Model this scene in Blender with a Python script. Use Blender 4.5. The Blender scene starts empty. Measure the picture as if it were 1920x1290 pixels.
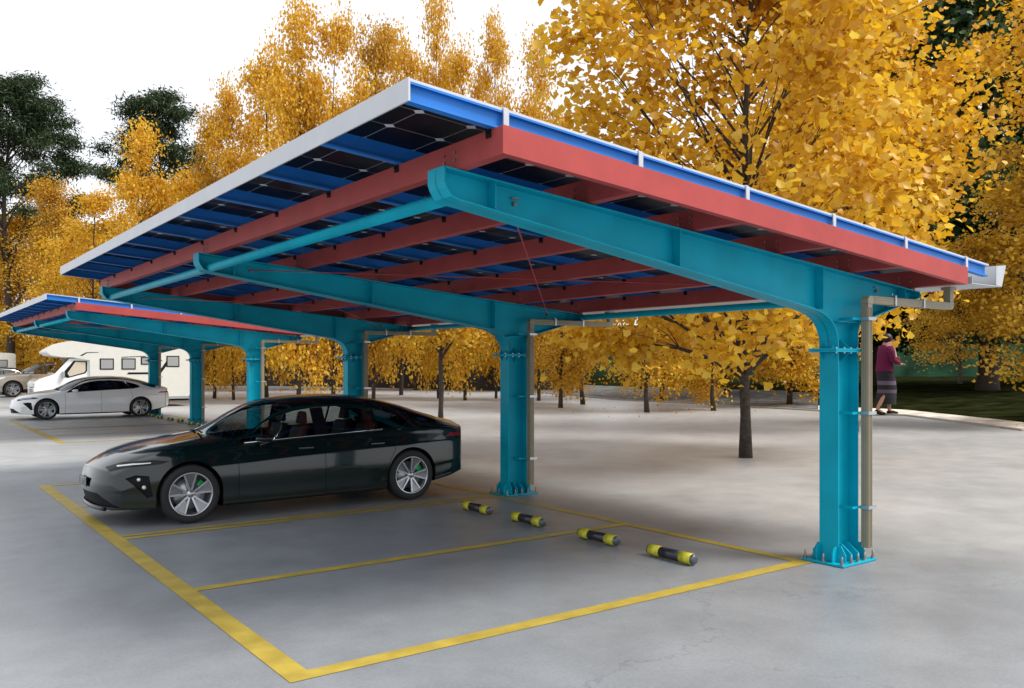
import bpy, bmesh, math, random
import numpy as np
from mathutils import Vector, Matrix

# ------------------------------------------------------------------ camera, world, sun, exposure
S = bpy.context.scene
TH = .6351; CAMZ = 1.886; FPX = 1602.4; HY = 682.8
cam = bpy.data.cameras.new('camera'); cam_o = bpy.data.objects.new('camera', cam)
S.collection.objects.link(cam_o); S.camera = cam_o
cam.sensor_width = 36; cam.lens = 36*FPX/1920
cam.shift_y = (HY-645)/1920; cam.clip_start = .1; cam.clip_end = 3000
cam_o.location = (0, 0, CAMZ); cam_o.rotation_euler = (math.pi/2, 0, -TH)

SUN_EL = math.radians(52); SUN_AZ = math.radians(140)      # direction towards the sun, clockwise from +Y
w = bpy.data.worlds.new('World'); S.world = w; w.use_nodes = True
nt = w.node_tree; nt.nodes.clear()
sky = nt.nodes.new('ShaderNodeTexSky'); sky.sky_type = 'NISHITA'; sky.sun_disc = False
sky.sun_elevation = SUN_EL; sky.sun_rotation = SUN_AZ; sky.air_density = 1.5; sky.dust_density = 4
hs = nt.nodes.new('ShaderNodeMix'); hs.data_type = 'RGBA'
tc = nt.nodes.new('ShaderNodeTexCoord'); nz = nt.nodes.new('ShaderNodeTexNoise'); nz.inputs['Scale'].default_value = 2.2; nz.inputs['Detail'].default_value = 6
cr = nt.nodes.new('ShaderNodeValToRGB'); cr.color_ramp.elements[0].position = .05; cr.color_ramp.elements[0].color = (.9, .9, .9, 1); cr.color_ramp.elements[1].position = .5; cr.color_ramp.elements[1].color = (.985, .985, .985, 1)
nt.links.new(tc.outputs['Generated'], nz.inputs['Vector']); nt.links.new(nz.outputs['Fac'], cr.inputs['Fac'])
nt.links.new(cr.outputs['Color'], hs.inputs[0]); nt.links.new(sky.outputs['Color'], hs.inputs[6])
hs.inputs[7].default_value = (9.6, 9.9, 10.4, 1)           # cloud deck over the whole sky
bg = nt.nodes.new('ShaderNodeBackground'); bg.inputs['Strength'].default_value = .108
out = nt.nodes.new('ShaderNodeOutputWorld')
nt.links.new(hs.outputs[2], bg.inputs['Color']); nt.links.new(bg.outputs['Background'], out.inputs['Surface'])

sl = bpy.data.lights.new('sun', 'SUN'); sl.energy = 3.6; sl.angle = math.radians(22); sl.color = (1, .95, .87)
so = bpy.data.objects.new('sun', sl); S.collection.objects.link(so)
d = Vector((math.sin(SUN_AZ)*math.cos(SUN_EL), math.cos(SUN_AZ)*math.cos(SUN_EL), math.sin(SUN_EL)))
so.rotation_euler = d.to_track_quat('Z', 'Y').to_euler(); so.location = (0, -20, 40)
S.view_settings.view_transform = 'Standard'; S.view_settings.look = 'None'
S.view_settings.exposure = 0.10; S.view_settings.gamma = 1; S.view_settings.use_curve_mapping = False
S.render.engine = 'CYCLES'
S.cycles.max_bounces = 8; S.cycles.transparent_max_bounces = 12

# ------------------------------------------------------------------ helpers
cT, sT = math.cos(TH), math.sin(TH)
def ground(px, py, z=0):
    dd = FPX*(CAMZ-z)/(py-HY); return at(px, dd)
def at(px, dd):
    r = (px-960)/FPX*dd; return (cT*r+sT*dd, -sT*r+cT*dd)
def hgt(py, dd): return CAMZ-(py-HY)/FPX*dd
col = S.collection
def tag(o, label=None, cat=None, group=None, kind=None):
    if label: o['label'] = label
    if cat: o['category'] = cat
    if group: o['group'] = group
    if kind: o['kind'] = kind
    return o
def empty(name, loc=(0, 0, 0), rz=0):
    o = bpy.data.objects.new(name, None); col.objects.link(o); o.location = loc; o.rotation_euler = (0, 0, rz); o.empty_display_size = .3; return o
def kids(o): return [c for c in KIDS.get(o.name, [])]
KIDS = {}
def adopt(o, parent):
    if parent is not None:
        o.parent = parent; KIDS.setdefault(parent.name, []).append(o)
def copy_tree(o, parent=None):
    c = o.copy(); col.objects.link(c)
    if parent is not None: adopt(c, parent)
    for k in kids(o): copy_tree(k, c)
    return c
class MB:
    def __init__(s): s.v = []; s.f = []; s.m = []; s.sm = []
    def add(s, vs, fs, mi=0, smooth=False):
        b = len(s.v); s.v += [tuple(v) for v in vs]; s.f += [tuple(b+i for i in f) for f in fs]; s.m += [mi]*len(fs); s.sm += [smooth]*len(fs); return s
    def box(s, x0, x1, y0, y1, z0, z1, mi=0):
        return s.add([(x0,y0,z0),(x1,y0,z0),(x1,y1,z0),(x0,y1,z0),(x0,y0,z1),(x1,y0,z1),(x1,y1,z1),(x0,y1,z1)],
                     [(0,3,2,1),(4,5,6,7),(0,1,5,4),(1,2,6,5),(2,3,7,6),(3,0,4,7)], mi)
    def prism_y(s, poly, y0, y1, mi=0, smooth=False):      # polygon in (x,z), counter-clockwise seen from -Y
        n = len(poly); vs = [(x,y0,z) for x,z in poly]+[(x,y1,z) for x,z in poly]
        s.add(vs, [tuple(range(n)), tuple(range(2*n-1, n-1, -1))], mi, False)
        return s.add(vs, [(i, i+n, (i+1)%n+n, (i+1)%n) for i in range(n)], mi, smooth)
    def prism_x(s, poly, x0, x1, mi=0):                     # polygon in (y,z)
        n = len(poly); vs = [(x0,y,z) for y,z in poly]+[(x1,y,z) for y,z in poly]
        return s.add(vs, [tuple(range(n-1,-1,-1)), tuple(range(n, 2*n))]+[(i, (i+1)%n, (i+1)%n+n, i+n) for i in range(n)], mi)
    def sbox(s, x0, x1, y0, y1, zf, h0, h1, mi=0):          # box that follows a slope zf(x)
        return s.prism_y([(x0, zf(x0)+h0), (x1, zf(x1)+h0), (x1, zf(x1)+h1), (x0, zf(x0)+h1)], y0, y1, mi)
    def tube(s, pts, r, n=12, mi=0, cap=True, smooth=True):
        pts = [Vector(p) for p in pts]; rs = r if hasattr(r, '__len__') else [r]*len(pts)
        rings = []; up = None
        for i, p in enumerate(pts):
            t = (pts[min(i+1, len(pts)-1)]-pts[max(i-1, 0)]).normalized()
            if up is None: up = t.orthogonal().normalized()
            up = (up-t*up.dot(t)).normalized(); sd = t.cross(up)
            rings.append([p+(up*math.cos(a)+sd*math.sin(a))*rs[i] for a in [2*math.pi*k/n for k in range(n)]])
        vs = [v for rg in rings for v in rg]; fs = []
        for i in range(len(pts)-1):
            for k in range(n): fs.append((i*n+k, i*n+(k+1)%n, (i+1)*n+(k+1)%n, (i+1)*n+k))
        s.add(vs, fs, mi, smooth)
        if cap:
            b = len(s.v)-len(vs); s.f.append(tuple(b+k for k in range(n-1,-1,-1))); s.f.append(tuple(b+(len(pts)-1)*n+k for k in range(n))); s.m += [mi]*2; s.sm += [False]*2
        return s
    def lathe(s, prof, axis='y', n=32, mi=0, c=(0,0,0), smooth=True, a0=0, a1=2*math.pi):   # prof: (radius, along)
        full = abs(a1-a0-2*math.pi) < 1e-6; m = n if full else n+1
        vs = []; 
        for r, h in prof:
            for k in range(m):
                a = a0+(a1-a0)*k/n; u, v_ = r*math.cos(a), r*math.sin(a)
                vs.append({'y': (c[0]+u, c[1]+h, c[2]+v_), 'z': (c[0]+u, c[1]+v_, c[2]+h), 'x': (c[0]+h, c[1]+u, c[2]+v_)}[axis])
        fs = []
        for i in range(len(prof)-1):
            for k in range(n): k2 = (k+1)%m; fs.append((i*m+k, i*m+k2, (i+1)*m+k2, (i+1)*m+k))
        return s.add(vs, fs, mi, smooth)
    def build(s, name, mat, parent=None, bevel=0, fix=True):
        me = bpy.data.meshes.new(name); me.from_pydata(s.v, [], s.f)
        me.polygons.foreach_set('material_index', s.m); me.polygons.foreach_set('use_smooth', s.sm)
        for m_ in (mat if isinstance(mat, (list, tuple)) else [mat]): me.materials.append(m_)
        if fix:
            bm = bmesh.new(); bm.from_mesh(me); bmesh.ops.recalc_face_normals(bm, faces=bm.faces); bm.to_mesh(me); bm.free()
        me.update(); o = bpy.data.objects.new(name, me); col.objects.link(o); adopt(o, parent)
        if bevel:
            b = o.modifiers.new('bevel', 'BEVEL'); b.width = bevel; b.segments = 2; b.limit_method = 'ANGLE'; b.angle_limit = math.radians(40)
        return o

# ------------------------------------------------------------------ materials
def new_mat(name):
    m = bpy.data.materials.new(name); m.use_nodes = True; return m, m.node_tree, m.node_tree.nodes['Principled BSDF']
def P_(name, c, rough=.5, metal=0, coat=0, var=0, vscale=4, bump=0, bscale=60, spec=.5, dirt=None):
    m, t, b = new_mat(name); b.inputs['Base Color'].default_value = (*c, 1); b.inputs['Roughness'].default_value = rough
    b.inputs['Metallic'].default_value = metal; b.inputs['Coat Weight'].default_value = coat; b.inputs['Coat Roughness'].default_value = .05
    b.inputs['Specular IOR Level'].default_value = spec
    g = t.nodes.new('ShaderNodeNewGeometry')
    if var:
        n = t.nodes.new('ShaderNodeTexNoise'); n.inputs['Scale'].default_value = vscale; n.inputs['Detail'].default_value = 5
        t.links.new(g.outputs['Position'], n.inputs['Vector'])
        r = t.nodes.new('ShaderNodeValToRGB'); k = 1-var
        r.color_ramp.elements[0].position = .3; r.color_ramp.elements[0].color = (c[0]*k, c[1]*k, c[2]*k, 1)
        r.color_ramp.elements[1].position = .7; r.color_ramp.elements[1].color = tuple(min(1, x*(1+var*.6)) for x in c)+(1,)
        t.links.new(n.outputs['Fac'], r.inputs['Fac']); t.links.new(r.outputs['Color'], b.inputs['Base Color'])
    if bump:
        n2 = t.nodes.new('ShaderNodeTexNoise'); n2.inputs['Scale'].default_value = bscale; n2.inputs['Detail'].default_value = 4
        t.links.new(g.outputs['Position'], n2.inputs['Vector'])
        bp = t.nodes.new('ShaderNodeBump'); bp.inputs['Strength'].default_value = bump; bp.inputs['Distance'].default_value = .01
        t.links.new(n2.outputs['Fac'], bp.inputs['Height']); t.links.new(bp.outputs['Normal'], b.inputs['Normal'])
    return m
M = {}
M['teal'] = P_('teal_paint', (.001, .37, .51), .48, var=.14, vscale=2.5, bump=.04, bscale=90, spec=.18)
M['red'] = P_('red_paint', (.42, .072, .067), .52, var=.12, vscale=3, bump=.04, bscale=90, spec=.18)
M['blue'] = P_('blue_paint', (.018, .19, .62), .42, var=.10, vscale=3, spec=.35)
M['white_metal'] = P_('white_metal', (.56, .57, .60), .4, var=.06)
M['galv'] = P_('galvanised', (.5, .52, .54), .35, .8, var=.2, vscale=20)
M['gutter'] = P_('gutter_metal', (.50, .52, .55), .4, .25, var=.1)
M['pipe'] = P_('downpipe_tan', (.30, .26, .18), .45, var=.08, vscale=5)
M['bolt'] = P_('bolt_steel', (.30, .26, .24), .45, .7, var=.3, vscale=40)
M['black'] = P_('black_rubber', (.009, .009, .010), .6, spec=.15)
M['blackgloss'] = P_('black_gloss', (.006, .006, .008), .12)
M['stop_black'] = P_('stop_black', (.025, .028, .035), .28, var=.3, vscale=25)
M['stop_yellow'] = P_('stop_yellow', (.56, .53, .03), .3, var=.3, vscale=25)
M['stop_cap'] = P_('stop_cap', (.10, .11, .12), .35, .4)
M['chrome'] = P_('chrome', (.75, .76, .78), .12, 1)
M['rim'] = P_('rim_silver', (.50, .51, .54), .22, .85)
M['rimblade'] = P_('rim_blade', (.15, .155, .165), .35, .6)
M['rimdark'] = P_('rim_dark', (.02, .02, .022), .35, .4)
M['tyre'] = P_('tyre', (.018, .018, .019), .75, bump=.2, bscale=120)
M['green'] = P_('caliper_green', (.02, .45, .12), .4)
M['carblack'] = P_('dark_car_paint', (.0016, .0085, .0085), .22, 0, coat=1, spec=.25)
M['carwhite'] = P_('white_car_paint', (.86, .87, .88), .3, coat=1)
M['carbeige'] = P_('beige_car_paint', (.36, .32, .25), .3, .3, coat=1)
M['carsilver'] = P_('silver_car_paint', (.50, .50, .49), .3, .3, coat=1)
M['rvwhite'] = P_('motorhome_white', (.66, .65, .60), .4, var=.04)
M['rvgrey'] = P_('motorhome_grey', (.30, .31, .31), .5)
M['trim'] = P_('trim_black', (.009, .009, .011), .35, spec=.25)
M['interior'] = P_('interior', (.03, .028, .03), .7)
M['red_lens'] = P_('red_lens', (.28, .01, .01), .12, coat=1)
M['lamp'] = P_('lamp_white', (.75, .78, .8), .1, .2, coat=1)
M['skin'] = P_('skin', (.42, .22, .15), .5)
M['hair'] = P_('hair', (.008, .007, .007), .5)
M['magenta'] = P_('magenta_wool', (.13, .004, .055), .9, var=.2, vscale=12)
M['pink'] = P_('pink_scarf', (.55, .25, .30), .9)
M['cream'] = P_('cream_cloth', (.55, .48, .38), .9)
M['redbag'] = P_('red_cloth', (.3, .02, .02), .8)
M['wall_grey'] = P_('grey_wall', (.060, .060, .066), .85, var=.25, vscale=.6, bump=.3, bscale=8)
M['wall_green'] = P_('mossy_wall', (.055, .17, .085), .9, var=.6, vscale=.8, bump=.4, bscale=6)
M['bark'] = P_('bark', (.055, .043, .034), .9, var=.5, vscale=14, bump=1.2, bscale=22)
M['kerb'] = P_('kerb_stone', (.40, .38, .35), .8, var=.2, vscale=2)
def glass(name, tint, refl=.06, rough=.02):
    m, t, b = new_mat(name); t.nodes.remove(b)
    tr = t.nodes.new('ShaderNodeBsdfTransparent'); tr.inputs['Color'].default_value = (*tint, 1)
    gl = t.nodes.new('ShaderNodeBsdfGlossy'); gl.inputs['Roughness'].default_value = rough; gl.inputs['Color'].default_value = (.95, .97, 1, 1)
    fr = t.nodes.new('ShaderNodeFresnel'); gm = t.nodes.new('ShaderNodeNewGeometry'); io = t.nodes.new('ShaderNodeMapRange'); io.inputs['To Min'].default_value = 1.55; io.inputs['To Max'].default_value = 1/1.55; t.links.new(gm.outputs['Backfacing'], io.inputs['Value']); t.links.new(io.outputs['Result'], fr.inputs['IOR'])
    ad = t.nodes.new('ShaderNodeMath'); ad.operation = 'ADD'; ad.use_clamp = True; ad.inputs[1].default_value = refl
    mx = t.nodes.new('ShaderNodeMixShader'); t.links.new(fr.outputs[0], ad.inputs[0]); t.links.new(ad.outputs[0], mx.inputs[0])
    t.links.new(tr.outputs[0], mx.inputs[1]); t.links.new(gl.outputs[0], mx.inputs[2]); t.links.new(mx.outputs[0], t.nodes['Material Output'].inputs['Surface']); return m
M['glass'] = glass('car_glass', (.44, .48, .48), .06)
M['glass_dark'] = glass('dark_glass', (.05, .05, .06), .02)
def concrete():
    m, t, b = new_mat('concrete'); g = t.nodes.new('ShaderNodeNewGeometry'); L = t.links
    def noise(sc, det=6, rough=.55, vec=None):
        n = t.nodes.new('ShaderNodeTexNoise'); n.inputs['Scale'].default_value = sc; n.inputs['Detail'].default_value = det; n.inputs['Roughness'].default_value = rough
        L.new(vec or g.outputs['Position'], n.inputs['Vector']); return n
    def ramp(n, p0, c0, p1, c1):
        r = t.nodes.new('ShaderNodeValToRGB'); r.color_ramp.elements[0].position = p0; r.color_ramp.elements[0].color = (*c0, 1); r.color_ramp.elements[1].position = p1; r.color_ramp.elements[1].color = (*c1, 1)
        L.new(n.outputs['Fac'], r.inputs['Fac']); return r
    def mix(mode, fac, a, c):
        x = t.nodes.new('ShaderNodeMix'); x.data_type = 'RGBA'; x.blend_type = mode; x.inputs[0].default_value = fac; L.new(a, x.inputs[6]); L.new(c, x.inputs[7]); return x.outputs[2]
    base = ramp(noise(.22, 8, .6), .32, (.225, .245, .272), .68, (.30, .315, .335))
    st = ramp(noise(1.7, 10, .65), .34, (.86, .86, .86), .64, (1.06, 1.06, 1.06))
    fine = ramp(noise(38, 6, .7), .3, (.86, .86, .86), .7, (1.1, 1.1, 1.1))
    mp = t.nodes.new('ShaderNodeMapping'); mp.inputs['Rotation'].default_value = (0, 0, .6); mp.inputs['Scale'].default_value = (.5, 4.5, 1); L.new(g.outputs['Position'], mp.inputs['Vector'])
    sc = ramp(noise(1.5, 12, .75, mp.outputs['Vector']), .63, (1, 1, 1), .72, (1.22, 1.22, 1.22))
    c = mix('MULTIPLY', 1, base.outputs['Color'], st.outputs['Color']); c = mix('MULTIPLY', 1, c, fine.outputs['Color']); c = mix('MULTIPLY', .9, c, sc.outputs['Color'])
    spk = ramp(noise(160, 3, .6), .36, (.80, .80, .80), .60, (1.06, 1.06, 1.06)); c = mix('MULTIPLY', .8, c, spk.outputs['Color'])
    wv = t.nodes.new('ShaderNodeVectorMath'); wv.operation = 'MULTIPLY_ADD'; L.new(noise(1.3, 8, .65).outputs['Color'], wv.inputs[0]); wv.inputs[1].default_value = (1.6, 1.6, 0); L.new(g.outputs['Position'], wv.inputs[2])
    vo = t.nodes.new('ShaderNodeTexVoronoi'); vo.feature = 'DISTANCE_TO_EDGE'; vo.inputs['Scale'].default_value = .16; L.new(wv.outputs[0], vo.inputs['Vector'])
    ck = t.nodes.new('ShaderNodeMapRange'); ck.inputs['From Min'].default_value = .0006; ck.inputs['From Max'].default_value = .0018; ck.inputs['To Min'].default_value = .74; ck.inputs['To Max'].default_value = 1; L.new(vo.outputs['Distance'], ck.inputs['Value'])
    ckc = t.nodes.new('ShaderNodeCombineColor'); [L.new(ck.outputs['Result'], ckc.inputs[i]) for i in range(3)]; c = mix('MULTIPLY', 1, c, ckc.outputs['Color'])
    oil = ramp(noise(.9, 4, .5), .22, (.80, .80, .80), .33, (1, 1, 1)); c = mix('MULTIPLY', .7, c, oil.outputs['Color'])
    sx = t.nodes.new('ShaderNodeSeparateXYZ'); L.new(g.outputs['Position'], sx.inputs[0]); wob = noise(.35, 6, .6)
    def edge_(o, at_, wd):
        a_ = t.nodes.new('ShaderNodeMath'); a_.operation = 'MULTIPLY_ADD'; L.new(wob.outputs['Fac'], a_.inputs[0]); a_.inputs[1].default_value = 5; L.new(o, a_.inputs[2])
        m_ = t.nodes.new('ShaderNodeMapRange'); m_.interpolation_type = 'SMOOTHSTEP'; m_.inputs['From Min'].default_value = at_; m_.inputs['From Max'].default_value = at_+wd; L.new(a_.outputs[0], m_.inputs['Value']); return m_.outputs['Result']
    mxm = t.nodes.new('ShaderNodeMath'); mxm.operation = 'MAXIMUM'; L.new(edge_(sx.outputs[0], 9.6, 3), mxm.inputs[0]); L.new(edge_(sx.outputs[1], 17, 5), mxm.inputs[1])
    pal = t.nodes.new('ShaderNodeMix'); pal.data_type = 'RGBA'; pal.blend_type = 'MULTIPLY'; L.new(mxm.outputs[0], pal.inputs[0]); L.new(c, pal.inputs[6]); pal.inputs[7].default_value = (1.56, 1.50, 1.42, 1); c = pal.outputs[2]  # brighter light on the open ground painted into the base colour, slightly warm
    L.new(c, b.inputs['Base Color']); b.inputs['Specular IOR Level'].default_value = .75
    rr = ramp(noise(1.1, 8, .6), .3, (.36, .36, .36), .7, (.52, .52, .52)); L.new(rr.outputs['Color'], b.inputs['Roughness'])
    bp = t.nodes.new('ShaderNodeBump'); bp.inputs['Strength'].default_value = .25; bp.inputs['Distance'].default_value = .006
    L.new(noise(30, 8, .7).outputs['Fac'], bp.inputs['Height']); L.new(bp.outputs['Normal'], b.inputs['Normal'])
    return m
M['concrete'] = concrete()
def line_mat():
    m = P_('line_paint', (.46, .34, .055), .5, var=.22, vscale=5, bump=.2, bscale=40); t = m.node_tree; b = t.nodes['Principled BSDF']
    src = b.inputs['Base Color'].links[0].from_socket; g = t.nodes.new('ShaderNodeNewGeometry'); n = t.nodes.new('ShaderNodeTexNoise'); n.inputs['Scale'].default_value = 9; n.inputs['Detail'].default_value = 12; n.inputs['Roughness'].default_value = .78
    t.links.new(g.outputs['Position'], n.inputs['Vector']); r = t.nodes.new('ShaderNodeMapRange'); r.inputs['From Min'].default_value = .58; r.inputs['From Max'].default_value = .68; r.inputs['To Max'].default_value = .75; t.links.new(n.outputs['Fac'], r.inputs['Value'])
    x = t.nodes.new('ShaderNodeMix'); x.data_type = 'RGBA'; t.links.new(r.outputs['Result'], x.inputs[0]); t.links.new(src, x.inputs[6]); x.inputs[7].default_value = (.26, .25, .22, 1); t.links.new(x.outputs[2], b.inputs['Base Color']); return m
M['line'] = line_mat()
M['grass'] = P_('grass_ground', (.017, .020, .007), 1, var=.8, vscale=1.2, bump=1, bscale=15, spec=0)
M['gravel'] = P_('gravel_ground', (.17, .17, .17), .95, var=.5, vscale=1.8, bump=1, bscale=20, spec=.1)
M['sunlit_sand'] = P_('sunlit_sandy_ground', (.72, .66, .58), .95, var=.4, vscale=1.5, bump=1, bscale=20)  # sunlit gravel strip, its sunlight put into the pale sandy colour
def leaf_mat(name, cols, trans=.45):
    m, t, b = new_mat(name); t.nodes.remove(b); g = t.nodes.new('ShaderNodeNewGeometry')
    r = t.nodes.new('ShaderNodeValToRGB'); e = r.color_ramp.elements
    while len(e) < len(cols): e.new(.5)
    for i, c in enumerate(cols): e[i].position = i/(len(cols)-1); e[i].color = (*c, 1)
    t.links.new(g.outputs['Random Per Island'], r.inputs['Fac'])
    df = t.nodes.new('ShaderNodeBsdfDiffuse'); tl = t.nodes.new('ShaderNodeBsdfTranslucent'); gs = t.nodes.new('ShaderNodeBsdfGlossy'); gs.inputs['Roughness'].default_value = .45
    mx = t.nodes.new('ShaderNodeMixShader'); mx.inputs[0].default_value = trans; m2 = t.nodes.new('ShaderNodeMixShader'); m2.inputs[0].default_value = .04
    t.links.new(r.outputs[0], df.inputs[0]); t.links.new(r.outputs[0], tl.inputs[0])
    t.links.new(df.outputs[0], mx.inputs[1]); t.links.new(tl.outputs[0], mx.inputs[2]); t.links.new(mx.outputs[0], m2.inputs[1]); t.links.new(gs.outputs[0], m2.inputs[2])
    t.links.new(m2.outputs[0], t.nodes['Material Output'].inputs['Surface']); return m
M['leaf_gold'] = leaf_mat('golden_leaf', [(.50, .24, .008), (.76, .44, .015), (.81, .53, .028), (.68, .36, .011), (.85, .62, .075)])
M['leaf_amber'] = leaf_mat('amber_leaf', [(.38, .18, .008), (.60, .33, .014), (.70, .42, .026), (.48, .25, .010)])
M['leaf_olive'] = leaf_mat('olive_gold_leaf', [(.36, .22, .012), (.62, .38, .02), (.72, .46, .035), (.50, .29, .012)])
M['needle'] = leaf_mat('pine_needle', [(.020, .042, .016), (.032, .062, .020), (.055, .085, .025)], .2)
M['leaf_green'] = leaf_mat('dark_green_leaf', [(.012, .032, .010), (.022, .055, .014), (.06, .11, .02)], .3)
# underside of a solar panel: dark cells, thin pale gaps, chamfered corners
def panel_mat():
    m, t, b = new_mat('solar_cells'); L = t.links; g = t.nodes.new('ShaderNodeTexCoord'); sp = t.nodes.new('ShaderNodeSeparateXYZ'); L.new(g.outputs['Object'], sp.inputs[0])
    def mt(op, a, bb=None, c=None):
        n = t.nodes.new('ShaderNodeMath'); n.operation = op
        for i, v in enumerate((a, bb, c)):
            if v is None: continue
            if isinstance(v, (int, float)): n.inputs[i].default_value = v
            else: L.new(v, n.inputs[i])
        return n.outputs[0]
    def cell(o, pitch):     # distance to nearest grid line
        f_ = mt('FRACT', mt('DIVIDE', o, pitch)); return mt('MULTIPLY', mt('MINIMUM', f_, mt('SUBTRACT', 1, f_)), pitch)
    dx = cell(sp.outputs[0], .39); dy = cell(sp.outputs[1], .3883)
    line = mt('LESS_THAN', mt('MINIMUM', dx, dy), .004); dia = mt('LESS_THAN', mt('ADD', dx, dy), .042)
    k = mt('MAXIMUM', mt('MULTIPLY', line, .35), dia)
    mx = t.nodes.new('ShaderNodeMix'); mx.data_type = 'RGBA'; L.new(k, mx.inputs[0]); mx.inputs[6].default_value = (.004, .004, .008, 1); mx.inputs[7].default_value = (.62, .63, .70, 1)
    L.new(mx.outputs[2], b.inputs['Base Color']); b.inputs['Roughness'].default_value = .4; b.inputs['Specular IOR Level'].default_value = .12; return m
M['cells'] = panel_mat()

# ------------------------------------------------------------------ ground, park, painted lines
def sheet(name, pts, z, mat, kind='structure'):
    me = bpy.data.meshes.new(name); me.from_pydata([(x, y, z) for x, y in pts], [], [tuple(range(len(pts)))]); me.materials.append(mat)
    bm = bmesh.new(); bm.from_mesh(me); bmesh.ops.triangulate(bm, faces=bm.faces); bmesh.ops.recalc_face_normals(bm, faces=bm.faces)
    if bm.faces[:][0].normal.z < 0: bmesh.ops.reverse_faces(bm, faces=bm.faces)
    bm.to_mesh(me); bm.free()
    o = bpy.data.objects.new(name, me); col.objects.link(o)
    if kind: o['kind'] = kind
    return o
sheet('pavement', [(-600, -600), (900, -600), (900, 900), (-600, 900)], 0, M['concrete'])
# park edge
edge_px = [(2250, 850), (1920, 808), (1700, 780), (1534, 771), (1292, 757), (1156, 750), (1002, 736), (960, 731)]
edge = [Vector((*ground(*p), 0)) for p in edge_px]
def strip(name, mat, i0, i1, ts, zs, sub=6):
    pts = []
    for i in range(i0, i1):
        for k in range(sub): pts.append(edge[i].lerp(edge[i+1], k/sub))
    pts.append(edge[i1])
    vs = []; n = len(pts); rnd = random.Random(3)
    for j, t_ in enumerate(ts):
        for p in pts:
            dr = Vector((p.x, p.y, 0)).normalized(); q = p+dr*t_*(1+rnd.uniform(-.06, .06))
            vs.append((q.x, q.y, zs[j]))
    fs = [(j*n+i, j*n+i+1, (j+1)*n+i+1, (j+1)*n+i) for j in range(len(ts)-1) for i in range(n-1)]
    mb = MB().add(vs, fs, 0, True); o = mb.build(name, mat); tag(o, kind='structure')
    if o.data.polygons[0].normal.z < 0: o.data.flip_normals()
    return o
strip('grass_bank', M['grass'], 0, len(edge)-1, [0, 1, 6, 14, 30, 60, 140, 400], [.012, .05, .16, .42, .75, 1.0, 1.3, 1.5])
strip('gravel_path', M['gravel'], 3, 6, [.0, 1.5, 6.1, 12.5], [.022, .085, .185, .40])
strip('sunlit_sandy_verge', M['sunlit_sand'], 1, 3, [-.15, .6, 1.2, 2.0], [.026, .050, .085, .13])
mbk = MB()
for i in range(1, len(edge)-1):
    a, b_ = edge[i], edge[i+1]; dd = (b_-a).normalized(); nn = Vector((-dd.y, dd.x, 0))*.07
    mbk.add([(*(a-nn).xy, 0), (*(b_-nn).xy, 0), (*(b_+nn).xy, 0), (*(a+nn).xy, 0), (*(a-nn).xy, .06), (*(b_-nn).xy, .06), (*(b_+nn).xy, .06), (*(a+nn).xy, .06)],
            [(0,3,2,1),(4,5,6,7),(0,1,5,4),(1,2,6,5),(2,3,7,6),(3,0,4,7)])
tag(mbk.build('kerb', M['kerb']), kind='structure')

XF, XB, YN, YF = 1.94, 7.12, 4.84, 15.02
def rect(n, x0, x1, y0, y1, z=.004): return sheet(n, [(x0, y0), (x1, y0), (x1, y1), (x0, y1)], z, M['line'])
def stalls(ox, oy, full=True):
    rect('parking_line', XF+ox, XF+.165+ox, YN+oy, YF+oy)
    rect('parking_line', XB-.12+ox, XB+ox, YN+.14+oy, YF+oy)
    rect('parking_line', XF+.165+ox, XB+ox, YN+oy, YN+.14+oy)
    for yy in (7.32, 9.90, 10.07, 12.47, YF-.10):
        hw = .06 if yy < 9 or yy > 12 else .05
        rect('parking_line', XF+.165+ox, XB-.12+ox, yy-hw+oy, yy+hw+oy)
stalls(0, 0)
stalls(1.45, 17.95)

# ------------------------------------------------------------------ carport
Y1, PT = 4.756, 5.267
XC, DC, FW = 7.248, .336, .204           # column front face, depth, flange width
bt = lambda x: 3.162-.0879*(x-2.887)     # top of cantilever beams
rt = lambda x: 3.152-.083*(x-3.0)        # underside of purlins
bb = lambda x: 2.935-.144*(x-3.092)      # underside of beam
def arc(cx, cz, r, a0, a1, n): return [(cx+r*math.cos(math.radians(a0+(a1-a0)*i/n)), cz+r*math.sin(math.radians(a0+(a1-a0)*i/n))) for i in range(n+1)]
def sweep_flange(mb, path, y0, y1, th=.012):
    # a flange plate following an (x,z) path
    n = len(path); off = []
    for i in range(n):
        a = Vector(path[max(0, i-1)]); b_ = Vector(path[min(n-1, i+1)]); t_ = (b_-a).normalized(); off.append(Vector((-t_.y, t_.x))*th)
    vs = []
    for i in range(n):
        p = Vector(path[i]); q = p+off[i]; vs += [(p.x, y0, p.y), (p.x, y1, p.y), (q.x, y1, q.y), (q.x, y0, q.y)]
    fs = [(0, 1, 2, 3), tuple(4*(n-1)+k for k in (3, 2, 1, 0))]
    sm = [False, False]
    mb.add(vs, fs); mb.add(vs, [(4*i+k, 4*i+(k+1)%4, 4*i+4+(k+1)%4, 4*i+4+k) for i in range(n-1) for k in range(4)])
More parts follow.
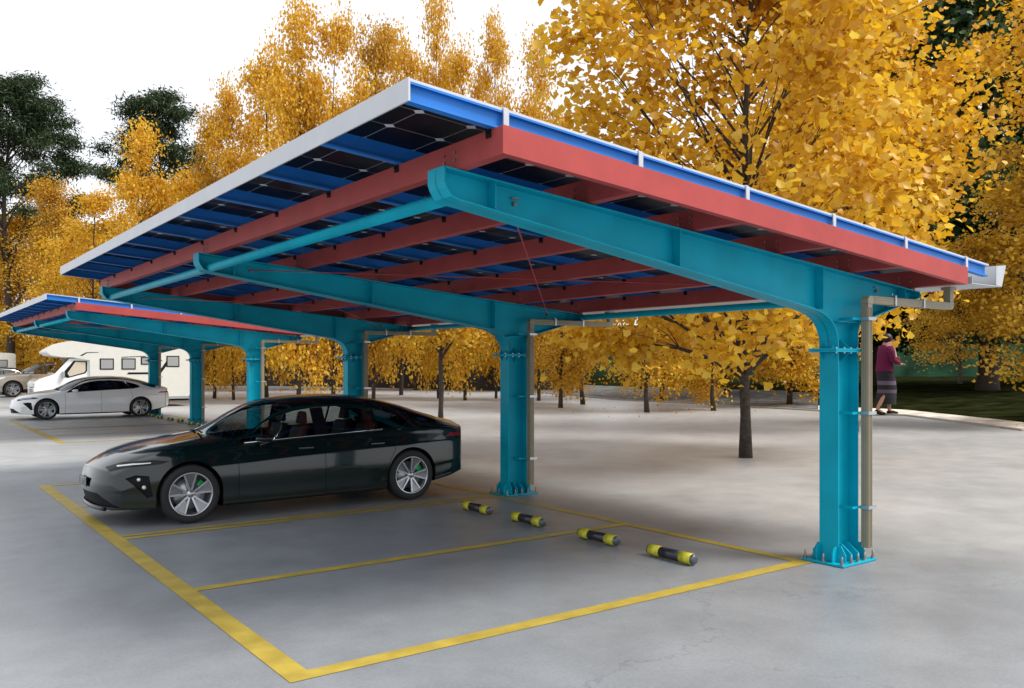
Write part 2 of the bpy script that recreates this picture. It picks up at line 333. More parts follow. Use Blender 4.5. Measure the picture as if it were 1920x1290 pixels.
def make_carport():
    root = empty('solar_carport', (XC, Y1, 0))
    off = Vector(root.location)
    def put(o):     # geometry is written in world coordinates; parent keeps it in place
        o.location = -off; return o
    # --- columns with welded cantilever beams
    colp = None
    for ci in range(3):
        yc = Y1+ci*PT
        # column
        mb = MB(); x0, x1 = XC, XC+DC
        mb.box(x0+.012, x1-.012, yc-.007, yc+.007, .02, 2.0)
        mb.box(x0, x0+.012, yc-FW/2, yc+FW/2, .02, 2.0); mb.box(x1-.012, x1, yc-FW/2, yc+FW/2, .02, 2.0)
        c = put(mb.build('column', M['teal'], root, bevel=.003))
        mb = MB(); mb.box(x0-.115, x1+.115, yc-.225, yc+.225, .004, .022)
        bp = mb.build('base_plate', M['teal'], c, bevel=.003)
        for sx in (-1, 1):                  # outward gussets on the flanges
            for gy in (-.085, .085):
                xb_ = x0 if sx < 0 else x1
                prof = [(xb_, .022), (xb_+sx*.075, .022), (xb_+sx*.075, .11), (xb_+sx*.06, .145), (xb_+sx*.03, .165), (xb_, .17)]
                if sx < 0: prof = prof[::-1]
                MB().prism_y(prof, yc+gy-.006, yc+gy+.006).build('gusset', M['teal'], c)
        for sy in (-1, 1):                  # gussets square to the web
            for gx in (x0+.008, x0+.11, x0+.225, x1-.008):
                ys = yc+sy*(.008 if x0+.05 < gx < x1-.05 else FW/2)
                ye = yc+sy*.175
                prof = [(ys, .022), (ye, .022), (ye, .09), (ys+(ye-ys)*.35, .175), (ys, .175)]
                if sy < 0: prof = prof[::-1]
                MB().prism_x(prof, gx-.006, gx+.006).build('gusset', M['teal'], c)
        bolts = [(x0-.09, yc+s) for s in (-.195, 0, .195)]+[(x1+.09, yc+s) for s in (-.195, 0, .195)]+[(x0+.055+.112*k, yc+s) for k in range(3) for s in (-.198, .198)]
        for bx, by in bolts:
            mb = MB(); mb.lathe([(0, .022), (.020, .022), (.020, .027), (.0001, .027)], 'z', 16, c=(bx, by, 0))
            mb.lathe([(.017, .027), (.017, .046), (.010, .047)], 'z', 6, c=(bx, by, 0), smooth=False); mb.lathe([(.010, .047), (.010, .095), (.0001, .099)], 'z', 10, c=(bx, by, 0))
            mb.build('anchor_bolt', M['bolt'], c)
        # splice plates and bolts
        mb = MB(); mb.box(x0-.11, x1+.10, yc-.15, yc+.15, 2.0, 2.016); mb.box(x0-.11, x1+.10, yc-.15, yc+.15, 2.018, 2.034)
        for sy in (-1, 1):
            mb.prism_y([(x0, 1.93), (x0-.05, 1.998), (x0, 1.998)][::-1], yc+sy*.06-.004, yc+sy*.06+.004)
            mb.prism_y([(x0, 2.10), (x0-.05, 2.036), (x0, 2.036)], yc+sy*.06-.004, yc+sy*.06+.004)
            mb.prism_x([(yc+sy*.01, 2.12), (yc+sy*.01, 2.036), (yc+sy*.13, 2.036)], x0+.16, x0+.168); mb.prism_x([(yc+sy*.01, 1.91), (yc+sy*.01, 1.998), (yc+sy*.13, 1.998)], x0+.16, x0+.168)
        sp = mb.build('splice_plate', M['teal'], c, bevel=.002)
        for bx in (x0-.07, x0+.06, x0+.17, x0+.28, x1+.06):
            for sy in (-.125, .125): MB().lathe([(.0001, 1.988), (.010, 1.988), (.010, 2.046), (.0001, 2.046)], 'z', 6, c=(bx, yc+sy, 0), smooth=False).build('bolt', M['galv'], c)
        # cantilever beam: web, flanges, stiffeners
        yw = .007
        R0 = .40
        tip = [(2.892, bt(2.892)-.004), (2.889, bt(2.89)-.10), (2.905, 3.02), (2.945, 2.965), (3.01, 2.945), (3.10, bb(3.1))]
        low = tip+[(x, bb(x)) for x in np.linspace(3.5, 6.75, 9)]
        cx_, cz_ = 6.80, 1.0
        a0p = Vector((6.75, bb(6.75))); p3 = Vector((XC, 2.034)); c1 = a0p+Vector((1, -.144)).normalized()*.30; c2 = p3+Vector((0, .27))
        fil = [tuple((1-t_)**3*a0p+3*(1-t_)**2*t_*c1+3*(1-t_)*t_*t_*c2+t_**3*p3) for t_ in np.linspace(.08, 1, 12)]
        path = low+fil
        rear = [(XC+DC, 2.034), (XC+DC, 2.20), (XC+DC+.03, 2.265), (XC+DC+.10, 2.30), (8.721, 2.575)]
        top = [(8.721, bt(8.721)-.004), (2.892, bt(2.892)-.004)]
        mb = MB()
        poly = path+rear+[(8.721, bt(8.721)-.013)]+[(2.9, bt(2.9)-.013)]
        # web as tessellated polygon
        bm = bmesh.new(); vv = [bm.verts.new((x, yc-yw, z)) for x, z in poly]; fc = bm.faces.new(vv)
        r_ = bmesh.ops.extrude_face_region(bm, geom=[fc]); 
        for v in r_['geom']:
            if isinstance(v, bmesh.types.BMVert): v.co.y = yc+yw
        bmesh.ops.triangulate(bm, faces=bm.faces); bmesh.ops.recalc_face_normals(bm, faces=bm.faces)
        mb.add([v.co[:] for v in bm.verts], [[v.index for v in f.verts] for f in bm.faces] if not bm.verts.index_update() else [])
        bm.free()
        sweep_flange(mb, path, yc-FW/2, yc+FW/2); sweep_flange(mb, rear, yc-FW/2, yc+FW/2)
        sweep_flange(mb, top, yc-FW/2, yc+FW/2)
        for sx_ in (3.30, 5.094, 7.02, 8.45):
            zl = bb(sx_)+.012 if sx_ < 6.6 else (2.40 if sx_ < 7.2 else 2.57-.26*.27+.02)
            for sy in (-1, 1): mb.box(sx_-.005, sx_+.005, *sorted((yc+sy*yw, yc+sy*(FW/2-.004))), zl, bt(sx_)-.013)
        for sy in (-1, 1): mb.box(XC+.02, XC+DC-.02, *sorted((yc+sy*yw, yc+sy*(FW/2-.004))), 2.285, 2.293)
        mb.box(8.715, 8.727, yc-FW/2, yc+FW/2, 2.575, bt(8.72)-.013)
        bm_o = put(mb.build('cantilever_beam', M['teal'], root, bevel=.002))
        # rod anchors on web
        for ax, az in ((3.511, 3.004), (8.029, 2.651-.02)):
            mb = MB(); mb.box(ax-.03, ax+.03, yc-.03, yc+.03, az+.02, az+.028); mb.lathe([(.0001, -.032), (.017, -.032), (.017, .032), (.0001, .032)], 'y', 6, c=(ax, yc, az-.012), smooth=False); mb.lathe([(.0001, -.045), (.008, -.045), (.008, .045), (.0001, .045)], 'y', 8, c=(ax, yc, az-.012))
            mb.build('rod_anchor', M['bolt'], bm_o)
    # --- purlins (red C sections) along Y
    xs = [3.0+1.125*k for k in range(6)]
    YA, YB = 4.156, 15.9
    RY = [4.27+1.165*k for k in range(11)]
    for k, xp in enumerate(xs):
        mb = MB(); z0 = rt(xp); t_ = .004; hh = .172
        y0_ = YA+.005
        sl_ = -.083
        def q(a, b_, h0, h1): mb.prism_y([(a, rt(a)+h0), (b_, rt(b_)+h0), (b_, rt(b_)+h1), (a, rt(a)+h1)], y0_, YB)
        q(xp, xp+t_, 0, hh); q(xp+t_, xp+.068, 0, t_); q(xp+t_, xp+.068, hh-t_, hh); q(xp+.068-t_, xp+.068, t_, .02); q(xp+.068-t_, xp+.068, hh-.02, hh-t_)
        pl = put(mb.build('purlin', M['red'], root))
        for j, ry in enumerate(RY):
            mb = MB(); z = rt(xp)+hh
            mb.box(xp-.012, xp-.002, ry+.012, ry+.06, z-.05, z+.035); mb.box(xp-.05, xp-.012, ry+.012, ry+.06, z+.028, z+.035)
            mb.lathe([(.0001, -.014), (.011, -.014), (.011, .0), (.0001, 0)], 'x', 6, c=(xp-.012, ry+.036, z-.02), smooth=False)
            mb.build('mounting_bracket', M['black'], pl)
        for ci in range(3):
            yc = Y1+ci*PT
            for a_ in (0, 3):
                for b_ in range(2): MB().lathe([(.0001, -.010), (.010, -.010), (.010, -.0005), (.0001, -.0005)], 'x', 6, c=(xp, yc-.06+a_*.042, rt(xp)+.06+b_*.05), smooth=False).build('bolt', M['bolt'], pl)
            MB().box(xp+.002, xp+.07, yc-.06, yc+.06, bt(xp)-.002, rt(xp)-.001).build('cleat', M['red'], pl)
    # --- end fascias
    for fy, sg in ((YA, 1), (YB, -1)):
        mb = MB(); x0, x1 = 3.0, 8.70
        a, b_ = sorted((fy, fy+sg*.005)); mb.sbox(x0-.004, x1, a-.0 if sg > 0 else a, b_, rt, 0, .172)
        a, b_ = sorted((fy+sg*.006, fy+sg*.065)); mb.sbox(x0+.006, x1, a, b_, rt, .001, .006)
        put(mb.build('end_fascia', M['red'], root))
    # --- rafters (blue) along X
    rb = lambda x: rt(x)+.173
    X0, X1 = 2.405, 9.30
    for j, ry in enumerate(RY):
        mb = MB(); n_ = -1 if j else 1
        mb.sbox(X0, X1, ry-.002, ry+.002, rb, .004, .112); mb.sbox(X0, X1, ry-.03, ry+.03, rb, 0, .004); mb.sbox(X0, X1, ry-.03, ry+.03, rb, .112, .116)
        mb.sbox(X0, X1, ry-.030, ry-.027, rb, .004, .014); mb.sbox(X0, X1, ry-.030, ry-.027, rb, .102, .112)
        rf = put(mb.build('rafter', M['blue'], root))
        if j == 0:
            for k in range(6):
                xc_ = 3.075+1.153*k; mb = MB(); mb.sbox(xc_-.02, xc_+.02, ry-.040, ry-.031, rb, -.004, .132); mb.sbox(xc_-.02, xc_+.02, ry-.031, ry+.03, rb, .1345, .140)
                mb.build('end_clamp', M['white_metal'], rf)
    # --- solar panels 10 x 3 on the rafters
    ang = math.atan(-.083)
    px0 = 2.32
    for j in range(10):
        for i in range(3):
            x0 = px0+2.34*i+(.09 if i == 0 else .006); x1 = px0+2.34*(i+1)-.006; y0, y1 = RY[j]+.005, RY[j+1]-.005
            if j == 0: y0 -= .03
            if j == 9: y1 += .03
            mb = MB(); ox, oy = px0, RY[0]
            zf = lambda x: rb(x)
            mb.sbox(x0, x1, y0, y1, zf, .119, .131, 0)
            o = mb.build('solar_panel', [M['cells']], root)
            # shift so that Object coordinates start on the cell grid
            o.data.transform(Matrix.Translation((-ox, -oy, 0))); o.location = Vector((ox, oy, 0))-off
            mb = MB()
            for a in ((x0, x1, y0-.001, y0+.012), (x0, x1, y1-.012, y1+.001)): mb.sbox(*a, zf, .1165, .1335)
            for a in ((x0-.001, x0+.012, y0+.012, y1-.012), (x1-.012, x1+.001, y0+.012, y1-.012)): mb.sbox(*a, zf, .1165, .1335)
            fr = mb.build('panel_frame', M['white_metal'], o); fr.location = (-ox, -oy, 0)
    # --- front edge trim and gutter
    mb = MB(); mb.prism_y([(2.392, rb(2.39)-.0), (2.404, rb(2.39)-.0), (2.404, rb(2.39)+.134), (2.392, rb(2.39)+.134)], 4.232, 15.96)
    put(mb.build('edge_trim', M['white_metal'], root, bevel=.002))
    gz = 2.70
    prof_o = [(8.86, gz+.10), (8.86, gz), (9.50, gz), (9.60, gz+.235)]; th = .006
    mb = MB()
    def plate(a, b_, y0, y1):
        A_, B_ = Vector(a), Vector(b_); n_ = (B_-A_).normalized(); n_ = Vector((-n_.y, n_.x))*th
        mb.prism_y([a, b_, tuple(B_+n_), tuple(A_+n_)], y0, y1)
    plate((8.86, gz+.07), (8.86, gz+.007), 4.19, 15.95); plate((8.86, gz), (9.50, gz), 4.19, 15.95); plate((9.503, gz+.002), (9.60, gz+.235), 4.19, 15.95)
    mb.prism_y([(9.37, gz+.008), (9.497, gz+.008), (9.59, gz+.23), (9.37, gz+.21)], 4.186, 4.192)
    gt = put(mb.build('gutter', M['gutter'], root))
    for ci in range(12):
        yb_ = 4.6+ci*1.0; MB().box(8.80, 8.858, yb_-.02, yb_+.02, gz+.02, gz+.05).build('gutter_bracket', M['black'], gt)
    # --- tubes
    mb = MB(); mb.tube([(3.035, Y1+.008, 2.99), (3.035, Y1+2*PT-.008, 2.99)], .046, 20); put(mb.build('tie_tube', M['teal'], root))
    mb = MB(); mb.tube([(8.66, Y1+.008, 2.60), (8.66, Y1+2*PT-.008, 2.60)], .043, 20); put(mb.build('tie_tube', M['teal'], root))
    for ci in range(2):
        ya, yb_ = Y1+ci*PT, Y1+(ci+1)*PT
        for a, b_ in (((3.511, ya+.03, 2.99), (8.029, yb_-.03, 2.62)), ((3.511, yb_-.03, 3.0), (8.029, ya+.03, 2.635))):
            put(MB().tube([a, b_], .0062, 8).build('tie_rod', M['red'], root))
            
    # --- downpipes
    for ci in range(3):
        yc = Y1+ci*PT; py0, py1 = yc-.225, yc-.150; mb = MB()
        xa, xb_ = 7.545, 7.62
        def rib(x0, x1, z0, z1):
            mb.box(x0, x1, py0, py1, z0, z1)
        rib(xa, xb_, .135, 2.46)
        for rx in (xa+.012, xa+.036, xa+.060): mb.box(rx-.004, rx+.004, py0-.006, py0, .135, 2.43)
        for ry_ in (py0+.014, py0+.037, py0+.060): mb.box(xa-.006, xa, ry_-.004, ry_+.004, .135, 2.43)
        mb.prism_y([(xa, 2.462), (xb_, 2.462), (xb_+.025, 2.468), (xb_+.025, 2.538), (xa+.03, 2.538), (xa, 2.508)], py0, py1)
        mb.box(xb_+.027, 9.10, py0, py1, 2.466, 2.54)
        for rz_ in (2.48, 2.503, 2.526): mb.box(xb_+.03, 9.08, py0-.006, py0, rz_-.004, rz_+.004)
        mb.prism_y([(9.102, 2.464), (9.15, 2.464), (9.18, 2.494), (9.18, 2.545), (9.102, 2.545)], py0, py1)
        mb.box(9.105, 9.18, py0+.001, py1-.001, 2.547, gz-.001)
        mb.box(9.08, 9.205, py0-.015, py1+.015, gz-.028, gz-.002)
        dp = put(mb.build('downpipe', M['pipe'], root, bevel=.004))
        for bz in (.52, 1.42, 2.32):
            mb = MB(); mb.box(XC+.16, xb_+.03, py1+.002, py1+.008, bz-.012, bz+.012); mb.box(XC+.16, XC+.168, py1+.008, yc-.008, bz-.012, bz+.012)
            o_ = mb.build('pipe_arm', M['teal'], dp)
            mb = MB(); mb.box(xa-.010, xb_+.012, py0-.012, py0-.006, bz-.016, bz+.016); mb.box(xa-.012, xa-.0065, py0-.006, py1+.002, bz-.016, bz+.016); mb.box(xb_+.002, xb_+.010, py0-.006, py1+.002, bz-.016, bz+.016); mb.box(xb_+.012, xb_+.05, py0-.012, py0-.002, bz-.014, bz+.014)
            mb.build('pipe_clamp', M['galv'], dp)
        for bx in (8.02, 8.56):
            mb = MB(); mb.box(bx-.015, bx+.015, py0-.012, py0-.007, 2.455, 2.56); mb.box(bx-.015, bx+.015, py0-.012, py1+.004, 2.543, 2.549); mb.box(bx-.015, bx+.015, py0-.012, py1+.004, 2.455, 2.460); mb.tube([(bx, py0+.03, 2.549), (bx, py0+.03, 2.60)], .006, 6)
            mb.build('pipe_clamp', M['galv'], dp)
    return root
carport = make_carport()
tag(carport, 'large teal steel solar carport with red purlins covering the dark sedan', 'carport', 'solar carports')
cp2 = copy_tree(carport); cp2.location = carport.location+Vector((.63, 17.856, .0))
tag(cp2, 'smaller looking solar carport further off, standing over the white sedan', 'carport', 'solar carports')

# ------------------------------------------------------------------ wheel stops
def make_stop():
    root = empty('wheel_stop'); r = .052; L_ = .30; z = .056
    mb = MB().lathe([(.0001, -.13), (r, -.13), (r, .13), (.0001, .13)], 'y', 28, c=(0, 0, z)); mb.build('rubber_tube', M['stop_black'], root)
    for sy in (-1, 1):
        a, b_ = sorted((sy*.13, sy*.27)); MB().lathe([(r*.5, a), (r+.0015, a), (r+.0015, b_), (r*.5, b_)], 'y', 28, c=(0, 0, z)).build('yellow_band', M['stop_yellow'], root)
        prof = [(r*.96, .27), (r*.96, .285), (r*.8, .30), (r*.3, .306), (.0001, .306)]
        MB().lathe([(a_, sy*h_) for a_, h_ in prof], 'y', 28, c=(0, 0, z)).build('end_cap', M['stop_cap'], root)
        MB().box(-.05, .05, sy*.2-.04, sy*.2+.04, .001, .012).build('foot_plate', M['stop_cap'], root)
    return root
st0 = make_stop(); first = True
near_lbl = ['nearest yellow and black wheel stop, closest to the tall right column', 'second wheel stop counted from the nearest one, touching distance from the stall divider line',
            'third wheel stop counted from the nearest one, in the stall beside the sedan', 'fourth wheel stop, the one closest to the rear of the dark sedan']
spots = [(6.105, 5.705, near_lbl[0]), (6.105, 6.745, near_lbl[1]), (6.125, 8.0, near_lbl[2]), (6.09, 9.02, near_lbl[3])]
far_px = [(283.5, 781.5), (299.5, 785), (319, 788.5), (337.5, 791.5), (358, 796.5), (377, 800)]
fl = ['tiny far wheel stop right behind the white sedan\'s rear wheel', 'second far wheel stop to the right of the white sedan', 'third far wheel stop to the right of the white sedan',
      'fourth far wheel stop, just left of the teal column base', 'fifth far wheel stop, in front of the teal column base', 'last far wheel stop, right of the teal column base near the dark hood']
for p, l_ in zip(far_px, fl): spots.append((*ground(*p), l_))
for x, y, l_ in spots:
    o = st0 if first else copy_tree(st0); first = False
    o.location = (x, y, .004); tag(o, l_, 'wheel stop', 'wheel stops on the parking bays')

# ------------------------------------------------------------------ cars
def spl(tab):
    xs = np.array([a for a, _ in tab], float); ys = np.array([b_ for _, b_ in tab], float)
    h = np.diff(xs); dl = np.diff(ys)/h; m = np.zeros(len(xs)); m[0] = dl[0]; m[-1] = dl[-1]
    for i in range(1, len(xs)-1):
        m[i] = 0 if dl[i-1]*dl[i] <= 0 else 2*dl[i-1]*dl[i]/(dl[i-1]+dl[i])
        if dl[i-1]*dl[i] <= 0: m[i] = 0
    def f_(x):
        x = min(max(x, xs[0]), xs[-1]); i = min(int(np.searchsorted(xs, x, 'right'))-1, len(xs)-2); i = max(i, 0)
        t_ = (x-xs[i])/h[i]; return ys[i]*(1+2*t_)*(1-t_)**2+h[i]*m[i]*t_*(1-t_)**2+ys[i+1]*t_*t_*(3-2*t_)+h[i]*m[i+1]*t_*t_*(t_-1)
    return f_
def catmull(P, n):
    P = np.array(P); out_ = []; m = len(P)
    for i in range(m-1):
        p0 = P[max(i-1, 0)]; p1 = P[i]; p2 = P[i+1]; p3 = P[min(i+2, m-1)]
        for k in range(n):
            t_ = k/n; out_.append(.5*((2*p1)+(-p0+p2)*t_+(2*p0-5*p1+4*p2-p3)*t_*t_+(-p0+3*p1-3*p2+p3)*t_**3))
    out_.append(P[-1]); return out_
FASTBACK = dict(L=5.0, wx=(.94, 3.91), wr=.345, arch=.378,
  W=[(0, .80), (.25, .86), (.5, .93), (.94, .972), (1.6, .972), (2.4, .975), (3.2, .98), (3.9, .985), (4.4, .955), (4.75, .90), (5, .86)],
  zb=[(0, .20), (.5, .19), (1.4, .16), (3.5, .17), (4.3, .20), (4.8, .27), (5, .33)],
  zs=[(0, .60), (.12, .66), (.35, .745), (.65, .805), (1.0, .845), (1.56, .885), (2.66, .94), (3.46, .975), (3.96, .985), (4.5, .975), (4.85, .955), (5, .93)],
  zt=[(0, .655), (.05, .69), (.15, .755), (.32, .835), (.69, .925), (1.1, .985), (1.25, 1.01), (1.45, 1.10), (1.72, 1.245), (2.0, 1.365), (2.25, 1.425), (2.6, 1.46), (3.0, 1.465), (3.5, 1.43), (4.0, 1.335), (4.5, 1.185), (4.85, 1.075), (4.93, 1.06), (5, 1.0)],
  zr=[(0, .64), (.15, .72), (.32, .80), (.69, .885), (1.1, .925), (1.3, .965), (1.55, 1.06), (1.85, 1.20), (2.08, 1.295), (2.4, 1.355), (2.8, 1.378), (3.2, 1.37), (3.55, 1.325), (3.96, 1.215), (4.4, 1.085), (4.75, 1.01), (5, .965)],
  wr_=[(0, .55), (.5, .66), (1.1, .74), (1.5, .70), (2.05, .63), (3, .615), (3.96, .62), (4.4, .65), (4.8, .70), (5, .70)],
  win=[(1.54, .905), (1.70, 1.02), (1.90, 1.135), (2.10, 1.22), (2.32, 1.275), (2.62, 1.312), (2.95, 1.318), (3.25, 1.30), (3.50, 1.255), (3.74, 1.185), (3.90, 1.12), (3.94, 1.085), (3.86, 1.045), (3.70, 1.015), (3.46, 1.0), (2.66, .965), (2.0, .932)],
  pillars=[(2.54, 2.72), (3.42, 3.455)], screen=(1.24, 2.16), rear=(3.62, 4.62), doors=[1.50, 2.63, 3.62])
def build_car(name, cfg, paint, glassm, loc, rz=0, detail=2):
    L_ = cfg['L']; root = empty(name, loc, rz)
    F = {k: spl(cfg[k]) for k in ('W', 'zb', 'zs', 'zt', 'zr', 'wr_')}
    s0, s1 = cfg['screen']; r0, r1 = cfg['rear']; sc = cfg.get('sc', 1)
    st = sorted(set([round(x, 4) for x in np.linspace(0, L_, 96 if detail > 1 else 60)]+[.02, .05, L_-.05, L_-.02, s0, s1, r0, r1]))
    sub = 6 if detail > 1 else 4
    rings = []
    for x in st:
        W, zb, zs, zt, zr, wr = (F[k](x) for k in ('W', 'zb', 'zs', 'zt', 'zr', 'wr_'))
        zm = (zb+zs)/2; ws = W*.895
        C = [(0, zb), (W*.6, zb), (W*.93, zb+.005), (W*.975, zb+.07), (W*.985, zb+.2), (W, min(.52, zb+.56*(zs-zb))+.0), (W*.987, zb+.70*(zs-zb)), (W*.966, zb+.78*(zs-zb)), (W*.928, zb+.90*(zs-zb)), (ws, zs), ((ws*.52+wr*.48), zs+(zr-zs)*.52), (wr, zr), (wr*.62, zr+(zt-zr)*.70), (0, zt)]
        pts = catmull(C, sub)
        fx = .0
        ring = []
        for y, z in pts:
            y = max(0, y); u = min(1, y/.97)
            xx = x+.34*u**2.6*math.exp(-(x/.55)**1.3)-.30*u**2.8*math.exp(-((L_-x)/.5)**1.3)
            if x < s1+.5: xx += .17*(min(y, .75)/.72)**2*math.exp(-((x-(s0+.25))/.45)**2)
            if x > r0-.5: xx -= .14*(min(y, .75)/.72)**2*math.exp(-((x-(r1-.2))/.4)**2)
            ring.append((xx, y, z))
        rings.append(ring)
    n = len(rings[0]); ns = len(st); i_roof = 11*sub; i_sh = 9*sub
    bm = bmesh.new(); layer = bm.faces.layers.int.new('part')
    for sg in (-1, 1):
        V = [[bm.verts.new((x, sg*y, z)) for x, y, z in r] for r in rings]
        for i in range(ns-1):
            xm = (st[i]+st[i+1])/2
            for k in range(n-1):
                f_ = bm.faces.new([V[i][k], V[i+1][k], V[i+1][k+1], V[i][k+1]])
                if k >= i_roof-1 and s0 <= xm <= s1: f_[layer] = 2
                elif k >= i_roof-1 and r0 <= xm <= r1: f_[layer] = 3
                elif k >= i_roof-1 and s1 < xm < r0: f_[layer] = 4
    def capface(xi, fxz):
        ring = rings[xi]; m_ = 14; G = []
        for k in range(1, n):
            row = []
            for j in range(m_+1):
                t_ = -1+2*j/m_; y = ring[k][1]*t_; u = min(1, abs(y)/.97); x = st[xi]
                xx = x+.34*u**2.6*math.exp(-(x/.55)**1.3)-.30*u**2.8*math.exp(-((L_-x)/.5)**1.3)
                edge_ = 1-abs(t_)**4
                row.append(bm.verts.new((xx+fxz(ring[k][2])*edge_, y, ring[k][2])))
            G.append(row)
        for a in range(len(G)-1):
            for j in range(m_): bm.faces.new([G[a][j], G[a][j+1], G[a+1][j+1], G[a+1][j]])
    capface(0, lambda z: -.045*math.sin(math.pi*min(1, max(0, (z-.2)/.45)))); capface(ns-1, lambda z: .05*math.sin(math.pi*min(1, max(0, (z-.3)/.7)))-.03*math.exp(-((z-.93)/.05)**2))
    bmesh.ops.remove_doubles(bm, verts=bm.verts, dist=.0005)
    bmesh.ops.recalc_face_normals(bm, faces=bm.faces)
    # carving by side-view polygons
    def inside(p, poly):
        c_ = False; j = len(poly)-1
        for i in range(len(poly)):
            if (poly[i][1] > p[1]) != (poly[j][1] > p[1]) and p[0] < (poly[j][0]-poly[i][0])*(p[1]-poly[i][1])/(poly[j][1]-poly[i][1])+poly[i][0]: c_ = not c_
            j = i
        return c_
    def carve(poly, pid, cond=lambda f: True, ax=0, lim=None):
        lo = [min(p[i] for p in poly)-.02 for i in (0, 1)]; hi = [max(p[i] for p in poly)+.02 for i in (0, 1)]
        def sel(): return [f for f in bm.faces if lo[0] <= f.calc_center_median()[ax]+.0 <= hi[0] and lo[1]-.05 <= f.calc_center_median()[2] <= hi[1]+.05 and cond(f)]
        def sel2(): return [f for f in bm.faces if any(lo[0] <= v.co[ax] <= hi[0] and lo[1] <= v.co[2] <= hi[1] for v in f.verts) and cond(f)]
        for i in range(len(poly)):
            a = poly[i]; b_ = poly[(i+1)%len(poly)]
            if math.hypot(a[0]-b_[0], a[1]-b_[1]) < 1e-5: continue
            fs = sel2() if i == 0 or True else []
            no = Vector((b_[1]-a[1], 0, -(b_[0]-a[0]))) if ax == 0 else Vector((0, b_[1]-a[1], -(b_[0]-a[0])))
            co = Vector((a[0], 0, a[1])) if ax == 0 else Vector((0, a[0], a[1]))
            # only faces crossing near this edge
            mx0, mx1 = min(a[0], b_[0])-.03, max(a[0], b_[0])+.03; mz0, mz1 = min(a[1], b_[1])-.03, max(a[1], b_[1])+.03
            fs = [f for f in fs if not (max(v.co[ax] for v in f.verts) < mx0 or min(v.co[ax] for v in f.verts) > mx1 or max(v.co.z for v in f.verts) < mz0 or min(v.co.z for v in f.verts) > mz1)]
            ge = set(fs)
            for f in fs: ge.update(f.edges); ge.update(f.verts)
            bmesh.ops.bisect_plane(bm, geom=list(ge), plane_co=co, plane_no=no.normalized(), dist=.0004)
        for f in bm.faces:
            c_ = f.calc_center_median()
            if lo[0] <= c_[ax] <= hi[0] and lo[1] <= c_.z <= hi[1] and cond(f) and inside((c_[ax], c_.z), poly): f[layer] = pid
    side = lambda f: abs(f.normal.y) > .25 and abs(f.calc_center_median().y) > .45
    for wx in cfg['wx']:
        poly = [(wx+cfg['arch']*math.cos(a), cfg['wr']+.012+cfg['arch']*math.sin(a)) for a in np.linspace(0, math.pi, 29)]+[(wx-cfg['arch'], .05), (wx+cfg['arch'], .05)]
        carve(poly, 99, lambda f: abs(f.calc_center_median().y) > .58)
    bmesh.ops.delete(bm, geom=[f for f in bm.faces if f[layer] == 99], context='FACES')
    win = cfg['win']; carve(win, 1, side)
    for a, b_ in cfg['pillars']:
        carve([(a, .9), (b_, .9), (b_-.015, 1.4), (a-.015, 1.4)], 5, lambda f: side(f) and f[layer] == 1)
    front = lambda f: f.calc_center_median().x < 1.0
    for poly, pid, cnd in cfg.get('cuts', []): carve(poly, pid, cnd)
    for poly, pid, cnd in cfg.get('fcuts', []): carve(poly, pid, cnd, ax=1)
    if detail > 1:
        for dx_ in cfg['doors']:
            carve([(dx_, .22), (dx_+.007, .22), (dx_+.007, .93), (dx_, .93)] if dx_ < 3.4 else [(dx_-.12, .45), (dx_-.113, .45), (dx_+.037, .72), (dx_-.03, .99), (dx_-.037, .99), (dx_+.03, .72)], 6, lambda f: side(f) and f[layer] == 0)
        carve([(.78, .905), (1.28, .955), (1.28, .962), (.78, .912)], 6, lambda f: abs(f.calc_center_median().y) > .4 and f[layer] == 0)
    names = {0: ('body', paint), 1: ('side_window', glassm), 2: ('windscreen', glassm), 3: ('rear_window', M['glass_dark']), 4: ('glass_roof', M['blackgloss']), 5: ('window_pillar', M['blackgloss']),
             6: ('panel_gap', M['black']), 7: ('headlight', M['lamp']), 8: ('air_intake', M['black']), 9: ('tail_light', M['red_lens']), 10: ('lower_trim', M['trim']), 11: ('headlight_housing', M['trim'])}
    body = None
    for pid in sorted(set(f[layer] for f in bm.faces)):
        b2 = bm.copy(); l2 = b2.faces.layers.int['part']
        bmesh.ops.delete(b2, geom=[f for f in b2.faces if f[l2] != pid], context='FACES')
        for f in b2.faces: f.smooth = True
        b2.faces.index_update()
        off_ = {6: -.004, 8: -.02, 1: -.006, 2: -.004, 3: -.004, 7: .003, 5: -.002, 11: -.002}.get(pid, 0)
        if off_:
            b2.normal_update()
            for v in b2.verts: v.co += v.normal*off_
        nm, mt_ = names[pid]
        groups = [None]
        if pid in (1, 7, 9, 5, 11): groups = [-1, 1]
